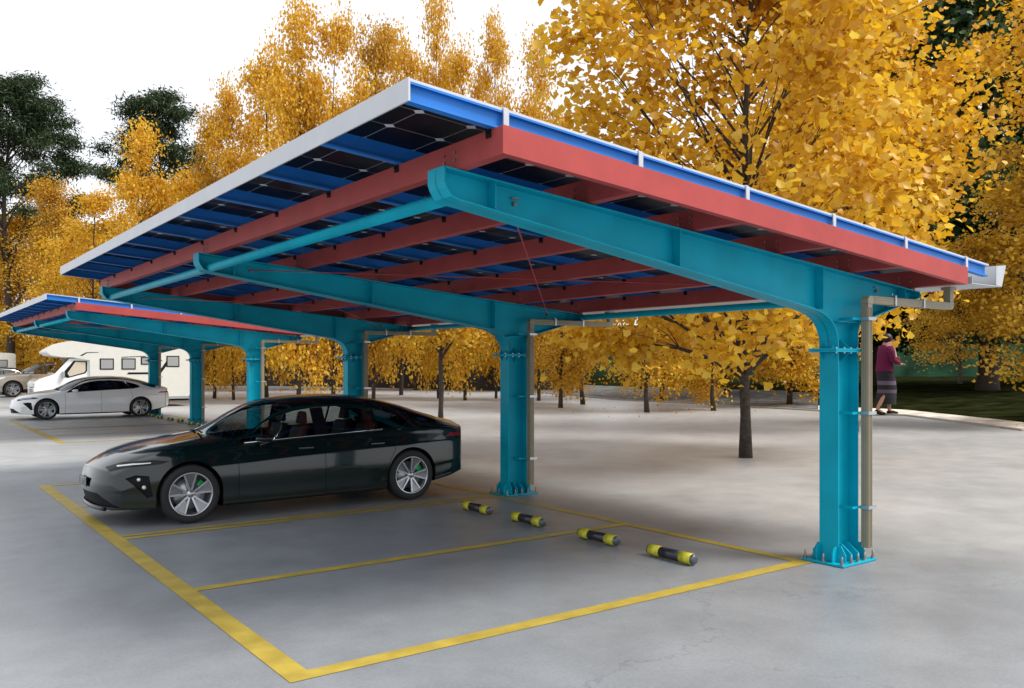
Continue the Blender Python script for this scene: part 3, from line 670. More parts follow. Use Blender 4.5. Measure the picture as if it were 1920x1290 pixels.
        for gsel in groups:
            b3 = b2.copy() if gsel else b2
            if gsel: bmesh.ops.delete(b3, geom=[f for f in b3.faces if f.calc_center_median().y*gsel <= 0], context='FACES')
            b3.faces.index_update()
            if not len(b3.faces): continue
            if pid in (1, 3, 5, 6, 7, 8, 9, 10, 11):
                seen = set(); isl = []
                for f0 in b3.faces:
                    if f0 in seen: continue
                    st_ = [f0]; seen.add(f0); cur = []
                    while st_:
                        ff = st_.pop(); cur.append(ff)
                        for v in ff.verts:
                            for g2 in v.link_faces:
                                if g2 not in seen: seen.add(g2); st_.append(g2)
                    isl.append([ff.index for ff in cur])
                if len(isl) > 1:
                    for ii in sorted(isl, key=len, reverse=True)[:12]:
                        if len(ii) < 3: continue
                        b3.faces.ensure_lookup_table(); vi = {}; vs_ = []; fs_ = []
                        for k in ii:
                            fv = []
                            for v in b3.faces[k].verts:
                                if v not in vi: vi[v] = len(vs_); vs_.append(v.co[:])
                                fv.append(vi[v])
                            fs_.append(fv)
                        me = bpy.data.meshes.new(nm); me.from_pydata(vs_, [], fs_); me.polygons.foreach_set('use_smooth', [True]*len(fs_)); me.materials.append(mt_); o = bpy.data.objects.new(nm, me); col.objects.link(o); adopt(o, root)
                    continue
            me = bpy.data.meshes.new(nm); b3.to_mesh(me); me.materials.append(mt_); o = bpy.data.objects.new(nm, me); col.objects.link(o); adopt(o, root)
            if pid == 0: body = o
    bm.free()
    # arch liners, floor, wheels
    wr = cfg['wr']; hwid = F['W'](2.4)
    mb = MB(); mb.box(.75 if detail > 1 else .6, L_-.45, -.60, .60, .20, .30); mb.build('underbody', M['black'], root)
    for wx in cfg['wx']:
        for sg in (-1, 1):
            y1_ = sg*(F['W'](wx)-.02); mb = MB()
            mb.lathe([(.378, sg*.58), (cfg['arch']+.006, sg*.58), (cfg['arch']+.006, y1_)], 'y', 24, c=(wx, 0, wr+.012), a0=-.30, a1=math.pi+.30)
            mb.lathe([(.001, sg*.58), (.39, sg*.58)], 'y', 24, c=(wx, 0, wr+.012)); mb.v = [(x_v, y_v, max(z_v, .215)) for x_v, y_v, z_v in mb.v]; mb.build('wheel_arch', M['black'], root, fix=False)
    for wi, wx in enumerate(cfg['wx']):
        for sg in (-1, 1):
            hub = empty('wheel', (wx, sg*(F['W'](wx)-.125), wr+.002)); adopt(hub, root)
            if sg > 0: hub.rotation_euler = (0, 0, math.pi)
            # local: outside is -y
            rr = wr*.735; T = wr
            MB().lathe([(rr, .10), (T-.03, .115), (T-.006, .10), (T, .07), (T, -.07), (T-.008, -.10), (T-.035, -.116), (rr+.012, -.112), (rr, -.102)], 'y', 56).build('tyre', M['tyre'], hub)
            mb = MB(); mb.lathe([(rr+.001, -.108), (rr-.012, -.110), (rr-.016, -.10), (rr-.022, -.06), (rr-.03, .08)], 'y', 56)
            mb.lathe([(.001, .0), (rr-.025, .0)], 'y', 40, mi=1)
            nsp = 5
            for s_ in range(nsp):
                a = 2*math.pi*s_/nsp+.35+wi*.9
                def pt(r_, da, y_): return (r_*math.cos(a+da), y_, r_*math.sin(a+da))
                # turbine blade with fins
                for fk in range(7):
                    d0 = -.27+fk*.078; ri = rr*.36; ro = rr*.965
                    def seg(da0, da1, lift, m0):
                        vs = [pt(ri, da0*.9, -.066-lift), pt(ri, da1*.9, -.066-lift), pt(ro, da1, -.092-lift), pt(ro, da0, -.092-lift), pt(ri, da0*.9, -.05), pt(ri, da1*.9, -.05), pt(ro, da1, -.07), pt(ro, da0, -.07)]
                        mb.add(vs, [(0,1,2,3),(4,7,6,5),(0,4,5,1),(1,5,6,2),(2,6,7,3),(3,7,4,0)], m0)
                    seg(d0, d0+.078, 0, 2)
                    if fk: seg(d0-.013, d0+.013, .005, 0)
                for dd_ in (-.29, .29):
                    ri, ro = .035, rr*.97; wd0, wd1 = .012, .010
                    c0 = a+dd_*.75; c1_ = a+dd_
                    u = Vector((math.cos(c1_), 0, math.sin(c1_))); uu = Vector((-u.z, 0, u.x)); p0_ = Vector((math.cos(c0), 0, math.sin(c0)))*ri; p1_ = u*ro
                    vs = [p0_-uu*wd0+Vector((0, -.085, 0)), p0_+uu*wd0+Vector((0, -.085, 0)), p1_+uu*wd1+Vector((0, -.104, 0)), p1_-uu*wd1+Vector((0, -.104, 0))]
                    vs += [v+Vector((0, .03, 0)) for v in vs]
                    mb.add(vs, [(0,1,2,3),(4,7,6,5),(0,4,5,1),(1,5,6,2),(2,6,7,3),(3,7,4,0)], 0)
            mb.lathe([(.001, -.098), (.028, -.098), (.034, -.09), (.05, -.082), (.055, -.05)], 'y', 24)
            mb.build('rim', [M['rim'], M['rimdark'], M['rimblade']], hub)
            mb = MB(); mb.lathe([(.001, -.02), (rr*.72, -.02), (rr*.72, -.0)], 'y', 32); mb.build('brake_disc', M['galv'], hub)
            mb = MB(); sgx = 1 if wi == 0 else 1
            mb.lathe([(rr*.5, -.045), (rr*.8, -.045), (rr*.8, .0), (rr*.5, 0)], 'y', 8, a0=.1 if sg < 0 else math.pi-.9, a1=.9 if sg < 0 else math.pi-.1); mb.build('brake_caliper', M['green'] if cfg.get('caliper', 1) else M['bolt'], hub)
    # mirrors
    for sg in (-1, 1):
        mx_, mz = cfg['win'][0][0]+.24, cfg['win'][0][1]+.055; yy = sg*(hwid-.015)
        mb = MB(); m_ = MB(); 
        rows = [(-.10, .01, .0), (-.085, .045, .02), (-.04, .075, .04), (.02, .082, .052), (.07, .08, .055), (.085, .07, .05)]
        vs = []; 
        for dx_, hy_, hz_ in rows:
            for k in range(12):
                a = 2*math.pi*k/12; vs.append((mx_+dx_, yy+sg*.10+math.cos(a)*hy_*1.05, mz+.01+math.sin(a)*hz_*.95))
        fs = [(i*12+k, i*12+(k+1)%12, (i+1)*12+(k+1)%12, (i+1)*12+k) for i in range(len(rows)-1) for k in range(12)]+[tuple(range(60, 72))]
        mb.add(vs, fs, 0, True); mb.box(mx_-.03, mx_+.03, *sorted((yy-sg*.07, yy+sg*.06)), mz-.045, mz-.02)
        mb.build('wing_mirror', M['blackgloss'] if paint is M['carblack'] else paint, root)
    # interior
    if detail > 1:
        mb = MB()
        for sx_ in (2.28, 3.25):
            for sy in (-.37, .37):
                def rb_(x0, x1, y0, y1, z0, z1, lean): 
                    mb.add([(x0, y0, z0), (x1, y0, z0), (x1, y1, z0), (x0, y1, z0), (x0+lean, y0+.03, z1), (x1+lean-.03, y0+.03, z1), (x1+lean-.03, y1-.03, z1), (x0+lean, y1-.03, z1)], [(0,3,2,1),(4,5,6,7),(0,1,5,4),(1,2,6,5),(2,3,7,6),(3,0,4,7)])
                rb_(sx_-.35, sx_+.1, sy-.25, sy+.25, .35, .58, 0); rb_(sx_+.05, sx_+.18, sy-.24, sy+.24, .55, 1.06, .16); rb_(sx_+.22, sx_+.31, sy-.13, sy+.13, 1.08, 1.25, .03)
        mb.build('seats', M['interior'], root, bevel=.03)
        mb = MB(); mb.prism_y([(1.35, .5), (1.75, .5), (1.78, .86), (1.6, .92), (1.35, .90)], -.72, .72); mb.build('dashboard', M['interior'], root, bevel=.02)
        mb = MB(); mb.tube([(1.92+.03*math.cos(a)*0+.06*math.sin(a), -.37+.18*math.cos(a), .88+.17*math.sin(a)) for a in np.linspace(0, 2*math.pi, 25)], .014, 8, cap=False); mb.build('steering_wheel', M['interior'], root)
    return root, body
def F_side(f): return abs(f.calc_center_median().y) > .45
fb = dict(FASTBACK)
fb['cuts'] = [
    ([(.12, .640), (.30, .685), (.62, .715), (.72, .745), (.54, .765), (.26, .740), (.10, .68)], 11, lambda f: abs(f.calc_center_median().y) > .38 and f.calc_center_median().x < .9),
    ([(.20, .690), (.34, .712), (.52, .728), (.52, .738), (.34, .726), (.20, .705)], 7, lambda f: abs(f.calc_center_median().y) > .38 and f.calc_center_median().x < .9),
    ([(.25, .565), (.36, .60), (.49, .585), (.50, .50), (.53, .35), (.47, .335), (.38, .44)], 8, lambda f: abs(f.calc_center_median().y) > .5 and f.calc_center_median().x < .9),
    ([(4.52, .845), (4.62, .895), (5.1, .905), (5.1, .86), (4.7, .845)], 9, lambda f: f.calc_center_median().x > 4.3),
    ([(4.33, .15), (5.1, .15), (5.1, .42), (4.75, .33), (4.33, .24)], 10, lambda f: f.calc_center_median().x > 4.2),
    ([(1.33, .1), (3.52, .1), (3.52, .215), (1.33, .205)], 10, lambda f: abs(f.calc_center_median().y) > .5),
]
fb['fcuts'] = [
    ([(-.82, .235), (.82, .235), (.70, .27), (.46, .385), (-.46, .385), (-.70, .27)], 8, lambda f: f.calc_center_median().x < .5 and f.normal.x < -.3),
]
car1, body1 = build_car('sedan', fb, M['carblack'], M['glass'], (1.995, 11.315, .004))
tag(car1, 'dark green-black fastback sedan parked under the near carport', 'car', 'sedans parked under the carports')
for cc in ('car1',):
    pts = []
    for yy in np.linspace(-.56, .56, 21):
        u = min(1, abs(yy)/.97); pts.append((.34*u**2.6+.0, yy, .203))
    MB().tube(pts, .024, 8).build('front_lip', M['blackgloss'], car1)
# number plate, door handles, crease chrome, caps on the dark sedan
def plate_text(root, txt, x, y, z, ry):
    mb = MB(); mb.box(-.006, .006, -.22, .22, -.055, .055); o = mb.build('number_plate', M['blackgloss'], root, bevel=.004); o.location = (x, y, z)
    cu = bpy.data.curves.new('plate_lettering', 'FONT'); cu.body = txt; cu.size = .105; cu.align_x = 'CENTER'; cu.align_y = 'CENTER'; cu.extrude = .001
    t_ = bpy.data.objects.new('plate_lettering', cu); col.objects.link(t_)
    bpy.context.view_layer.update(); me = bpy.data.meshes.new_from_object(t_.evaluated_get(bpy.context.evaluated_depsgraph_get())); bpy.data.objects.remove(t_)
    me.materials.clear(); me.materials.append(M['lamp']); t2 = bpy.data.objects.new('plate_lettering', me); col.objects.link(t2); adopt(t2, o)
    t2.rotation_euler = (math.pi/2, 0, -math.pi/2); t2.location = (-.008, 0, 0)
plate_text(car1, 'ET7', -.055, 0, .49, 0)
for car_ in (car1,):
    for sg in (-1, 1):
        for hx in (2.28, 3.30):
            MB().box(hx, hx+.2, *sorted((sg*.935, sg*.948)), .80, .822).build('door_handle', M['carblack'], car_, bevel=.004)
    for sg in (-1, 1):
        MB().tube([(1.60, sg*.872, .910), (2.2, sg*.878, .942), (2.9, sg*.882, .972), (3.5, sg*.882, .998)], .006, 6).build('window_trim', M['chrome'], car_)
for sg in (-1, 1):
    for lx, lz in ((.385, .545), (.435, .455)):
        o = MB().lathe([(.0001, -.03), (.018, -.026), (.026, -.01), (.026, .02), (.0001, .02)], 'y', 14, c=(0, 0, 0)).build('fog_lamp', M['lamp'], car1); o.location = (lx+.012, sg*(.80+(lx-.385)*.6), lz); o.rotation_euler = (0, 0, (-.7 if sg < 0 else math.pi+.7))
MB().tube([(1.22, -.42, 1.03), (1.27, -.05, 1.032)], .012, 6).build('wiper', M['black'], car1)
MB().tube([(1.25, .0, 1.03), (1.32, .42, 1.0)], .012, 6).build('wiper', M['black'], car1)

car2, body2 = build_car('sedan', fb, M['carwhite'], M['glass_dark'], (3.53, 33.45, .004), detail=2)
tag(car2, 'white fastback sedan parked under the further carport', 'car', 'sedans parked under the carports')
SUV = dict(FASTBACK); SUV.update(L=4.7, wx=(.88, 3.62), wr=.36, arch=.41, caliper=0,
  zs=[(0, .70), (.12, .78), (.35, .88), (.65, .94), (1.0, .975), (1.56, 1.0), (2.66, 1.03), (3.46, 1.05), (4.3, 1.06), (4.7, 1.0)],
  zt=[(0, .80), (.1, .88), (.3, .98), (.69, 1.05), (1.0, 1.09), (1.2, 1.15), (1.6, 1.40), (1.95, 1.56), (2.3, 1.63), (3.0, 1.66), (3.8, 1.60), (4.3, 1.45), (4.6, 1.2), (4.7, 1.05)],
  zr=[(0, .76), (.3, .93), (.69, 1.0), (1.0, 1.03), (1.2, 1.06), (1.6, 1.30), (1.95, 1.47), (2.3, 1.55), (3.0, 1.575), (3.8, 1.52), (4.3, 1.36), (4.6, 1.13), (4.7, 1.02)],
  W=[(0, .78), (.3, .86), (.9, .91), (3.8, .92), (4.4, .88), (4.7, .82)], wr_=[(0, .55), (1.1, .72), (1.5, .68), (2.05, .62), (3, .61), (4, .60), (4.7, .62)],
  zb=[(0, .25), (.5, .22), (1.4, .2), (3.5, .2), (4.3, .26), (4.7, .35)],
  win=[(1.36, 1.04), (1.60, 1.22), (1.85, 1.38), (2.1, 1.47), (2.5, 1.50), (3.1, 1.51), (3.6, 1.47), (4.0, 1.36), (4.15, 1.2), (4.05, 1.09), (3.2, 1.07), (2.2, 1.05)],
  pillars=[(2.40, 2.50), (3.25, 3.33)], screen=(1.08, 1.95), rear=(4.0, 4.55), doors=[])
SUV['cuts'] = [([(.14, .74), (.55, .86), (.6, .93), (.2, .84)], 7, lambda f: abs(f.calc_center_median().y) > .35 and f.calc_center_median().x < .9),
               ([(1.28, .1), (3.22, .1), (3.22, .36), (1.28, .36)], 10, lambda f: abs(f.calc_center_median().y) > .5),
               ([(4.2, .98), (4.8, .98), (4.8, 1.1), (4.3, 1.1)], 9, lambda f: f.calc_center_median().x > 4.1)]
def place_car(cfg, px, py, paint, scale=1.0):      # px,py: ground contact of near front wheel
    x, y = ground(px, py); return (x-cfg['wx'][0]*scale, y+.84*scale, .002)
car3, _ = build_car('hatchback', SUV, M['carbeige'], M['glass'], place_car(SUV, 24, 745, None, 1.25), detail=1); car3.scale = (1.25,)*3
tag(car3, 'beige car with silver wheel covers left of the motorhome, cut by the left edge', 'car')
x_, y_ = at(58, 53); car4, _ = build_car('hatchback', SUV, M['carsilver'], M['glass'], (x_-4.9, y_+.9, .002), detail=1); car4.scale = (1.05, 1.05, 1.05)
tag(car4, 'silver grey car mostly hidden behind the beige car', 'car')

# ------------------------------------------------------------------ motorhomes
def motorhome(loc, sc, label):
    root = empty('motorhome', loc); root.scale = (sc,)*3; tag(root, label, 'motorhome')
    # side profile of the living box with over-cab nose; x from front (0)
    prof = [(.45, 2.36), (.60, 2.25), (1.05, 2.17), (1.40, 2.17), (1.7, 2.12), (2.05, 2.05), (2.10, .45), (6.12, .45), (6.2, .55), (6.2, 2.56), (6.13, 2.66), (5.95, 2.70), (3.2, 2.84), (2.2, 2.90), (1.5, 2.88), (1.0, 2.76), (.58, 2.52), (.45, 2.42)]
    MB().prism_y(prof, -1.12, 1.12).build('living_body', M['rvwhite'], root, bevel=.06)
    cab = [(0.02, .40), (0, .85), (.05, 1.16), (.18, 1.27), (.74, 1.47), (1.30, 2.12), (2.13, 2.14), (2.13, .30), (1.35, .30), (1.27, .62), (1.05, .72), (.8, .72), (.58, .62), (.5, .30), (.1, .30)]
    MB().prism_y(cab, -1.0, 1.0).build('cab_body', M['carwhite'], root, bevel=.05)
    ws = [(.79, 1.51), (1.28, 2.09), (1.25, 2.10), (.76, 1.52)]; MB().prism_y(ws, -.86, .86).build('windscreen', M['glass_dark'], root)
    for sg in (-1, 1):
        y0, y1 = sorted((sg*1.0, sg*1.012)); f_ = MB().prism_y([(1.00, 1.45), (1.06, 1.36), (1.24, 1.31), (1.90, 1.50), (1.97, 1.60), (1.97, 2.02), (1.46, 2.03)], y0, y1).build('cab_window', M['trim'], root)
        y0, y1 = sorted((sg*1.012, sg*1.018)); MB().prism_y([(1.22, 1.50), (1.30, 1.37), (1.86, 1.54), (1.91, 1.62), (1.91, 1.98), (1.52, 1.98)], y0, y1).build('curtain', M['cream'], f_)
        y0, y1 = sorted((sg*.70, sg*.99)); MB().box(-.012, .30, y0, y1, .94, 1.12).build('headlight', M['lamp'], root, bevel=.02)
        MB().box(1.0, 1.10, *sorted((sg*1.02, sg*1.20)), 1.30, 1.58).build('wing_mirror', M['rvgrey'], root, bevel=.02)
        for wx, ww, z0_, z1_ in ((2.44, .56, 1.65, 2.13), (3.30, .58, 1.65, 2.14), (4.09, .36, 1.86, 2.2), (5.16, .56, 1.76, 2.26)):
            y0, y1 = sorted((sg*1.12, sg*1.14)); fr = MB().box(wx, wx+ww, y0, y1, z0_, z1_).build('window', M['trim'], root, bevel=.03)
            y0, y1 = sorted((sg*1.141, sg*1.147)); MB().box(wx+.05, wx+ww-.05, y0, y1, z0_+.05, z1_-.05).build('pane', M['rvgrey'], fr)
        y0, y1 = sorted((sg*1.12, sg*1.125))
        for poly in ([(3.52, 1.44), (4.75, 1.44), (4.75, 1.53), (3.58, 1.53)], [(3.3, 2.17), (4.3, 2.22), (4.3, 2.25), (3.3, 2.20)], [(1.66, 2.24), (1.78, 2.24), (1.95, 2.36), (2.4, 2.38), (2.4, 2.40), (1.92, 2.39)], [(4.76, 1.44), (4.90, 1.44), (5.16, 1.80), (5.16, 2.02)]):
            MB().prism_y(poly, y0, y1).build('stripe', M['trim'], root)
        y0, y1 = sorted((sg*1.10, sg*1.13)); MB().box(2.15, 6.15, y0, y1, .34, .448).build('skirt', M['rvgrey'], root)
    for k in range(4): MB().box(-.02, .03, -.45, .45, .66+k*.075, .70+k*.075).build('grille_bar', M['trim'], root)
    MB().box(-.03, .1, -.98, .98, .34, .52).build('bumper', M['rvgrey'], root, bevel=.03)
    for wx in (.93, 5.0):
        for sg in (-1, 1):
            hub = empty('wheel', (wx, sg*.98, .345)); adopt(hub, root); hub.rotation_euler = (0, 0, 0 if sg < 0 else math.pi)
            MB().lathe([(.2, .1), (.32, .11), (.345, .08), (.345, -.08), (.32, -.11), (.22, -.10), (.21, -.08)], 'y', 32).build('tyre', M['tyre'], hub)
            MB().lathe([(.001, -.07), (.08, -.085), (.17, -.06), (.21, -.09), (.225, -.1)], 'y', 32).build('wheel_cover', M['rim'], hub)
    MB().box(1.5, 1.79, -.99, .99, .31, .449).build('chassis', M['black'], root); MB().box(1.8, 6.2, -.9, .9, .25, .33).build('chassis', M['black'], root)
    return root
rx, ry = at(65, 35.0)
motorhome((rx, ry+1.12, 0), 1.0, 'white motorhome with over-cab nose behind the white sedan')
rx, ry = at(30, 55)
motorhome((rx-6.2*.96, ry+1.08, 0), .96, 'white motorhome whose rear end shows at the left edge behind the beige car')

# ------------------------------------------------------------------ background walls
def wall_run(name, pts, h, th, mat, label, cat):
    mb = MB()
    for (a, b_) in zip(pts[:-1], pts[1:]):
        a, b_ = Vector(a), Vector(b_); d_ = (b_-a).normalized(); n_ = Vector((-d_.y, d_.x))*th/2
        z0a = a.z if len(a) > 2 else 0
        vs = [(*(a-n_), 0), (*(b_-n_), 0), (*(b_+n_), 0), (*(a+n_), 0), (*(a-n_), h), (*(b_-n_), h), (*(b_+n_), h), (*(a+n_), h)]
        mb.add(vs, [(0,3,2,1),(4,5,6,7),(0,1,5,4),(1,2,6,5),(2,3,7,6),(3,0,4,7)])
        # coping
        n2 = n_*1.25; vs = [(*(a-n2), h+.001), (*(b_-n2), h+.001), (*(b_+n2), h+.001), (*(a+n2), h+.001), (*(a-n2), h+.12), (*(b_-n2), h+.12), (*(b_+n2), h+.12), (*(a+n2), h+.12)]
        mb.add(vs, [(0,3,2,1),(4,5,6,7),(0,1,5,4),(1,2,6,5),(2,3,7,6),(3,0,4,7)])
    return tag(mb.build(name, mat), label, cat)
wall_run('boundary_wall', [at(1042, 58), at(640, 72), at(-500, 95)], 3.6, .4, M['wall_grey'], 'long dark grey wall behind the yellow trees', 'wall')
g0, g1 = at(1000, 84), at(2300, 62)
gw = wall_run('garden_wall', [g0, g1], 5.4, .6, M['wall_green'], 'mossy green wall beyond the dark lawn on the right', 'wall')

# ------------------------------------------------------------------ trees
def leaf_mesh(name, centers, size, mat, seed, flat=.55, aspect=1.0, kite=True):
    rng = np.random.default_rng(seed); n = len(centers)
    sz = size*rng.uniform(.7, 1.25, n)[:, None]
    # random orientation, biased to hang/tilt
    yaw = rng.uniform(0, 2*np.pi, n); pit = rng.normal(-.35, .55, n); rol = rng.normal(0, .8, n)
    ax = np.stack([np.cos(yaw)*np.cos(pit), np.sin(yaw)*np.cos(pit), np.sin(pit)], 1)
    sd = np.stack([-np.sin(yaw), np.cos(yaw), np.zeros(n)], 1); up = np.cross(ax, sd)
    s2 = sd*np.cos(rol)[:, None]+up*np.sin(rol)[:, None]; nn = np.cross(ax, s2)
    w_ = .50*aspect; curl = rng.uniform(-.05, .30, n)[:, None]; skew = rng.uniform(-.12, .12, n)[:, None]
    if kite:
        P6 = [(0, 0, 0), (.62, -w_, .16), (.93, -w_*.48, .06), (.84, 0, .0), (.95, w_*.46, .05), (.60, w_, .15)]; T4 = [0, 1, 2, 0, 2, 3, 0, 3, 4, 0, 4, 5]
    else:
        P6 = [(0, 0, 0), (.5, -w_*.6, .06), (1.0, 0, 0), (.5, w_*.6, .06)]; T4 = [0, 1, 2, 0, 2, 3]
    V_ = len(P6); v = np.empty((n, V_, 3))
    for i, (a_, b_, c_) in enumerate(P6): v[:, i] = centers+(ax*a_+s2*(b_+skew*a_)+nn*(c_-curl*a_*a_))*sz
    verts = v.reshape(-1, 3); b = (np.arange(n)*V_)[:, None]
    tris = (b+np.array(T4)).reshape(-1)
    me = bpy.data.meshes.new(name); me.vertices.add(n*V_); me.vertices.foreach_set('co', verts.ravel().astype(np.float32))
    me.loops.add(len(tris)); me.loops.foreach_set('vertex_index', tris.astype(np.int32)); m = len(tris)//3
    me.polygons.add(m); me.polygons.foreach_set('loop_start', np.arange(0, 3*m, 3, dtype=np.int32)); me.polygons.foreach_set('loop_total', np.full(m, 3, dtype=np.int32))
    me.update(calc_edges=True); me.materials.append(mat); return me
def crown_points(seed, H_, R_, z0, ncl, per, shape, csize=.9, lobes=0):
    rng = np.random.default_rng(seed); cl = []
    if lobes:
        lb = []
        for i in range(lobes):
            t_ = (i+.5)/lobes; t_ = min(.97, max(.03, t_+rng.normal(0, .03))); a = i*2.4+rng.normal(0, .4); rm = R_*shape(t_); q = rng.uniform(.35, .95)
            lb.append((rm*q*math.cos(a), rm*q*math.sin(a), z0+(H_-z0)*t_, R_*rng.uniform(.26, .44)*(1.15-.45*t_)))
        while len(cl) < ncl:
            l_ = lb[rng.integers(0, lobes)]; u = rng.normal(0, 1, 3); u *= rng.uniform(.2, 1)**.5/np.linalg.norm(u); p = (l_[0]+u[0]*l_[3], l_[1]+u[1]*l_[3], l_[2]+u[2]*l_[3]*1.15)
            if z0-.3 < p[2] < H_: cl.append(p)
    while len(cl) < ncl:
        t_ = rng.uniform(0, 1); z = z0+(H_-z0)*t_; rmax = R_*shape(t_)
        a = rng.uniform(0, 2*np.pi); r_ = rmax*math.sqrt(rng.uniform(.02, 1))
        cl.append((r_*math.cos(a), r_*math.sin(a), z))
    cl = np.array(cl); pts = []
    for c_ in cl:
        k = int(per*rng.uniform(.5, 1.5)); s_ = csize*rng.uniform(.55, 1.25)
        p = rng.normal(0, 1, (k, 3)); p *= np.array([s_*.62, s_*.62, s_*.34]); p[:, 2] -= .12*(p[:, 0]**2+p[:, 1]**2)
        pts.append(p+c_)
    pts = np.concatenate(pts); pts = pts[pts[:, 2] > z0-.9]; return cl, pts
def trunk_mb(seed, H_, r0, cl, nb, multi=1, top=.92, low=.0):
    rnd = random.Random(seed); mb = MB()
    px, py_ = 0, 0; path = []; N = 14
    for i in range(N+1):
        t_ = i/N; path.append(Vector((px, py_, H_*top*t_-.05 if i == 0 else H_*top*t_))); px += rnd.uniform(-.006, .006)*H_; py_ += rnd.uniform(-.006, .006)*H_
    rad = [r0*(1.35 if i == 0 else 1)*(1-.93*(i/N))**.85+.006 for i in range(N+1)]
    mb.tube(path, rad, 12)
    idx = list(range(len(cl))); rnd.shuffle(idx)
    for k in idx[:nb]:
        c_ = Vector(cl[k]); hz = math.hypot(c_.x, c_.y); zs_ = max(H_*.125+low, c_.z-hz*rnd.uniform(.6, 1.1)-.2); ii = min(N-1, max(1, int(zs_/(H_*top)*N)))
        f_ = zs_/(H_*top)*N-ii; f_ = min(1, max(0, f_)); p0 = path[ii].lerp(path[ii+1], f_); r_ = rad[ii]*.42
        mid = p0.lerp(c_, .5)+Vector((rnd.uniform(-.1, .1)*hz, rnd.uniform(-.1, .1)*hz, .10*hz)); q1 = p0.lerp(mid, .5)+Vector((0, 0, .03*hz)); q2 = mid.lerp(c_, .5)+Vector((0, 0, .03*hz))
        mb.tube([p0, q1, mid, q2, c_], [r_, r_*.75, r_*.5, r_*.3, .006], 6)
        for s_ in range(2):
            e = c_+Vector((rnd.uniform(-.8, .8), rnd.uniform(-.8, .8), rnd.uniform(-.1, .6))); mb.tube([mid, mid.lerp(e, .5)+Vector((0, 0, .08)), e], [r_*.3, r_*.2, .004], 5)
    return mb
SH_OVAL = lambda t_: (max(0.0, math.sin(math.pi*(t_*.86+.10))))**.75
SH_CONE = lambda t_: min(1, (t_+.05)*3.2)*(1-t_)**.62
def proto(name, seed, H_, R_, z0, ncl, per, shape, leaf, size, r0, nb, csize=.9, barkm='bark', aspect=1, lobes=0):
    cl, pts = crown_points(seed, H_, R_, z0, ncl, per, shape, csize, lobes)
    root = empty(name); tr = trunk_mb(seed, H_, r0, cl, nb).build('trunk', M[barkm], root)
    me = leaf_mesh('crown', pts, size, M[leaf], seed, aspect=aspect); c_ = bpy.data.objects.new('crown', me); col.objects.link(c_); adopt(c_, root); return root
used = set()
def plant(pr, px, dd, h, lab, group=None, rz=0, wid=1.0, cat='tree', z=0):
    o = pr if pr.name not in used else copy_tree(pr); used.add(pr.name); H_ = PROTO_H[pr.name.split('.')[0]+str(PROTO_ID[pr.name])] if False else pr['h0'] if 'h0' in pr.keys() else 10
    s_ = h/PH[id_of(pr)]; x, y = at(px, dd); o.location = (x, y, z); o.rotation_euler = (0, 0, rz); o.scale = (s_*wid, s_*wid, s_); tag(o, lab, cat, group); return o
PH = {}
def id_of(o): return o.name
protos = []
for k in range(4):
    pr = proto('ginkgo_tree', 20+k, 15, 3.6, 1.15, 165, 88, SH_OVAL if k % 2 else (lambda t_: min(1, (t_+.08)*3)*(1-t_)**.45), 'leaf_gold' if k != 2 else 'leaf_amber', .19, .135, 44, csize=.95, aspect=.85, lobes=[15, 19, 22, 17][k]); PH[pr.name] = 15; protos.append(pr)
rnd = random.Random(5)
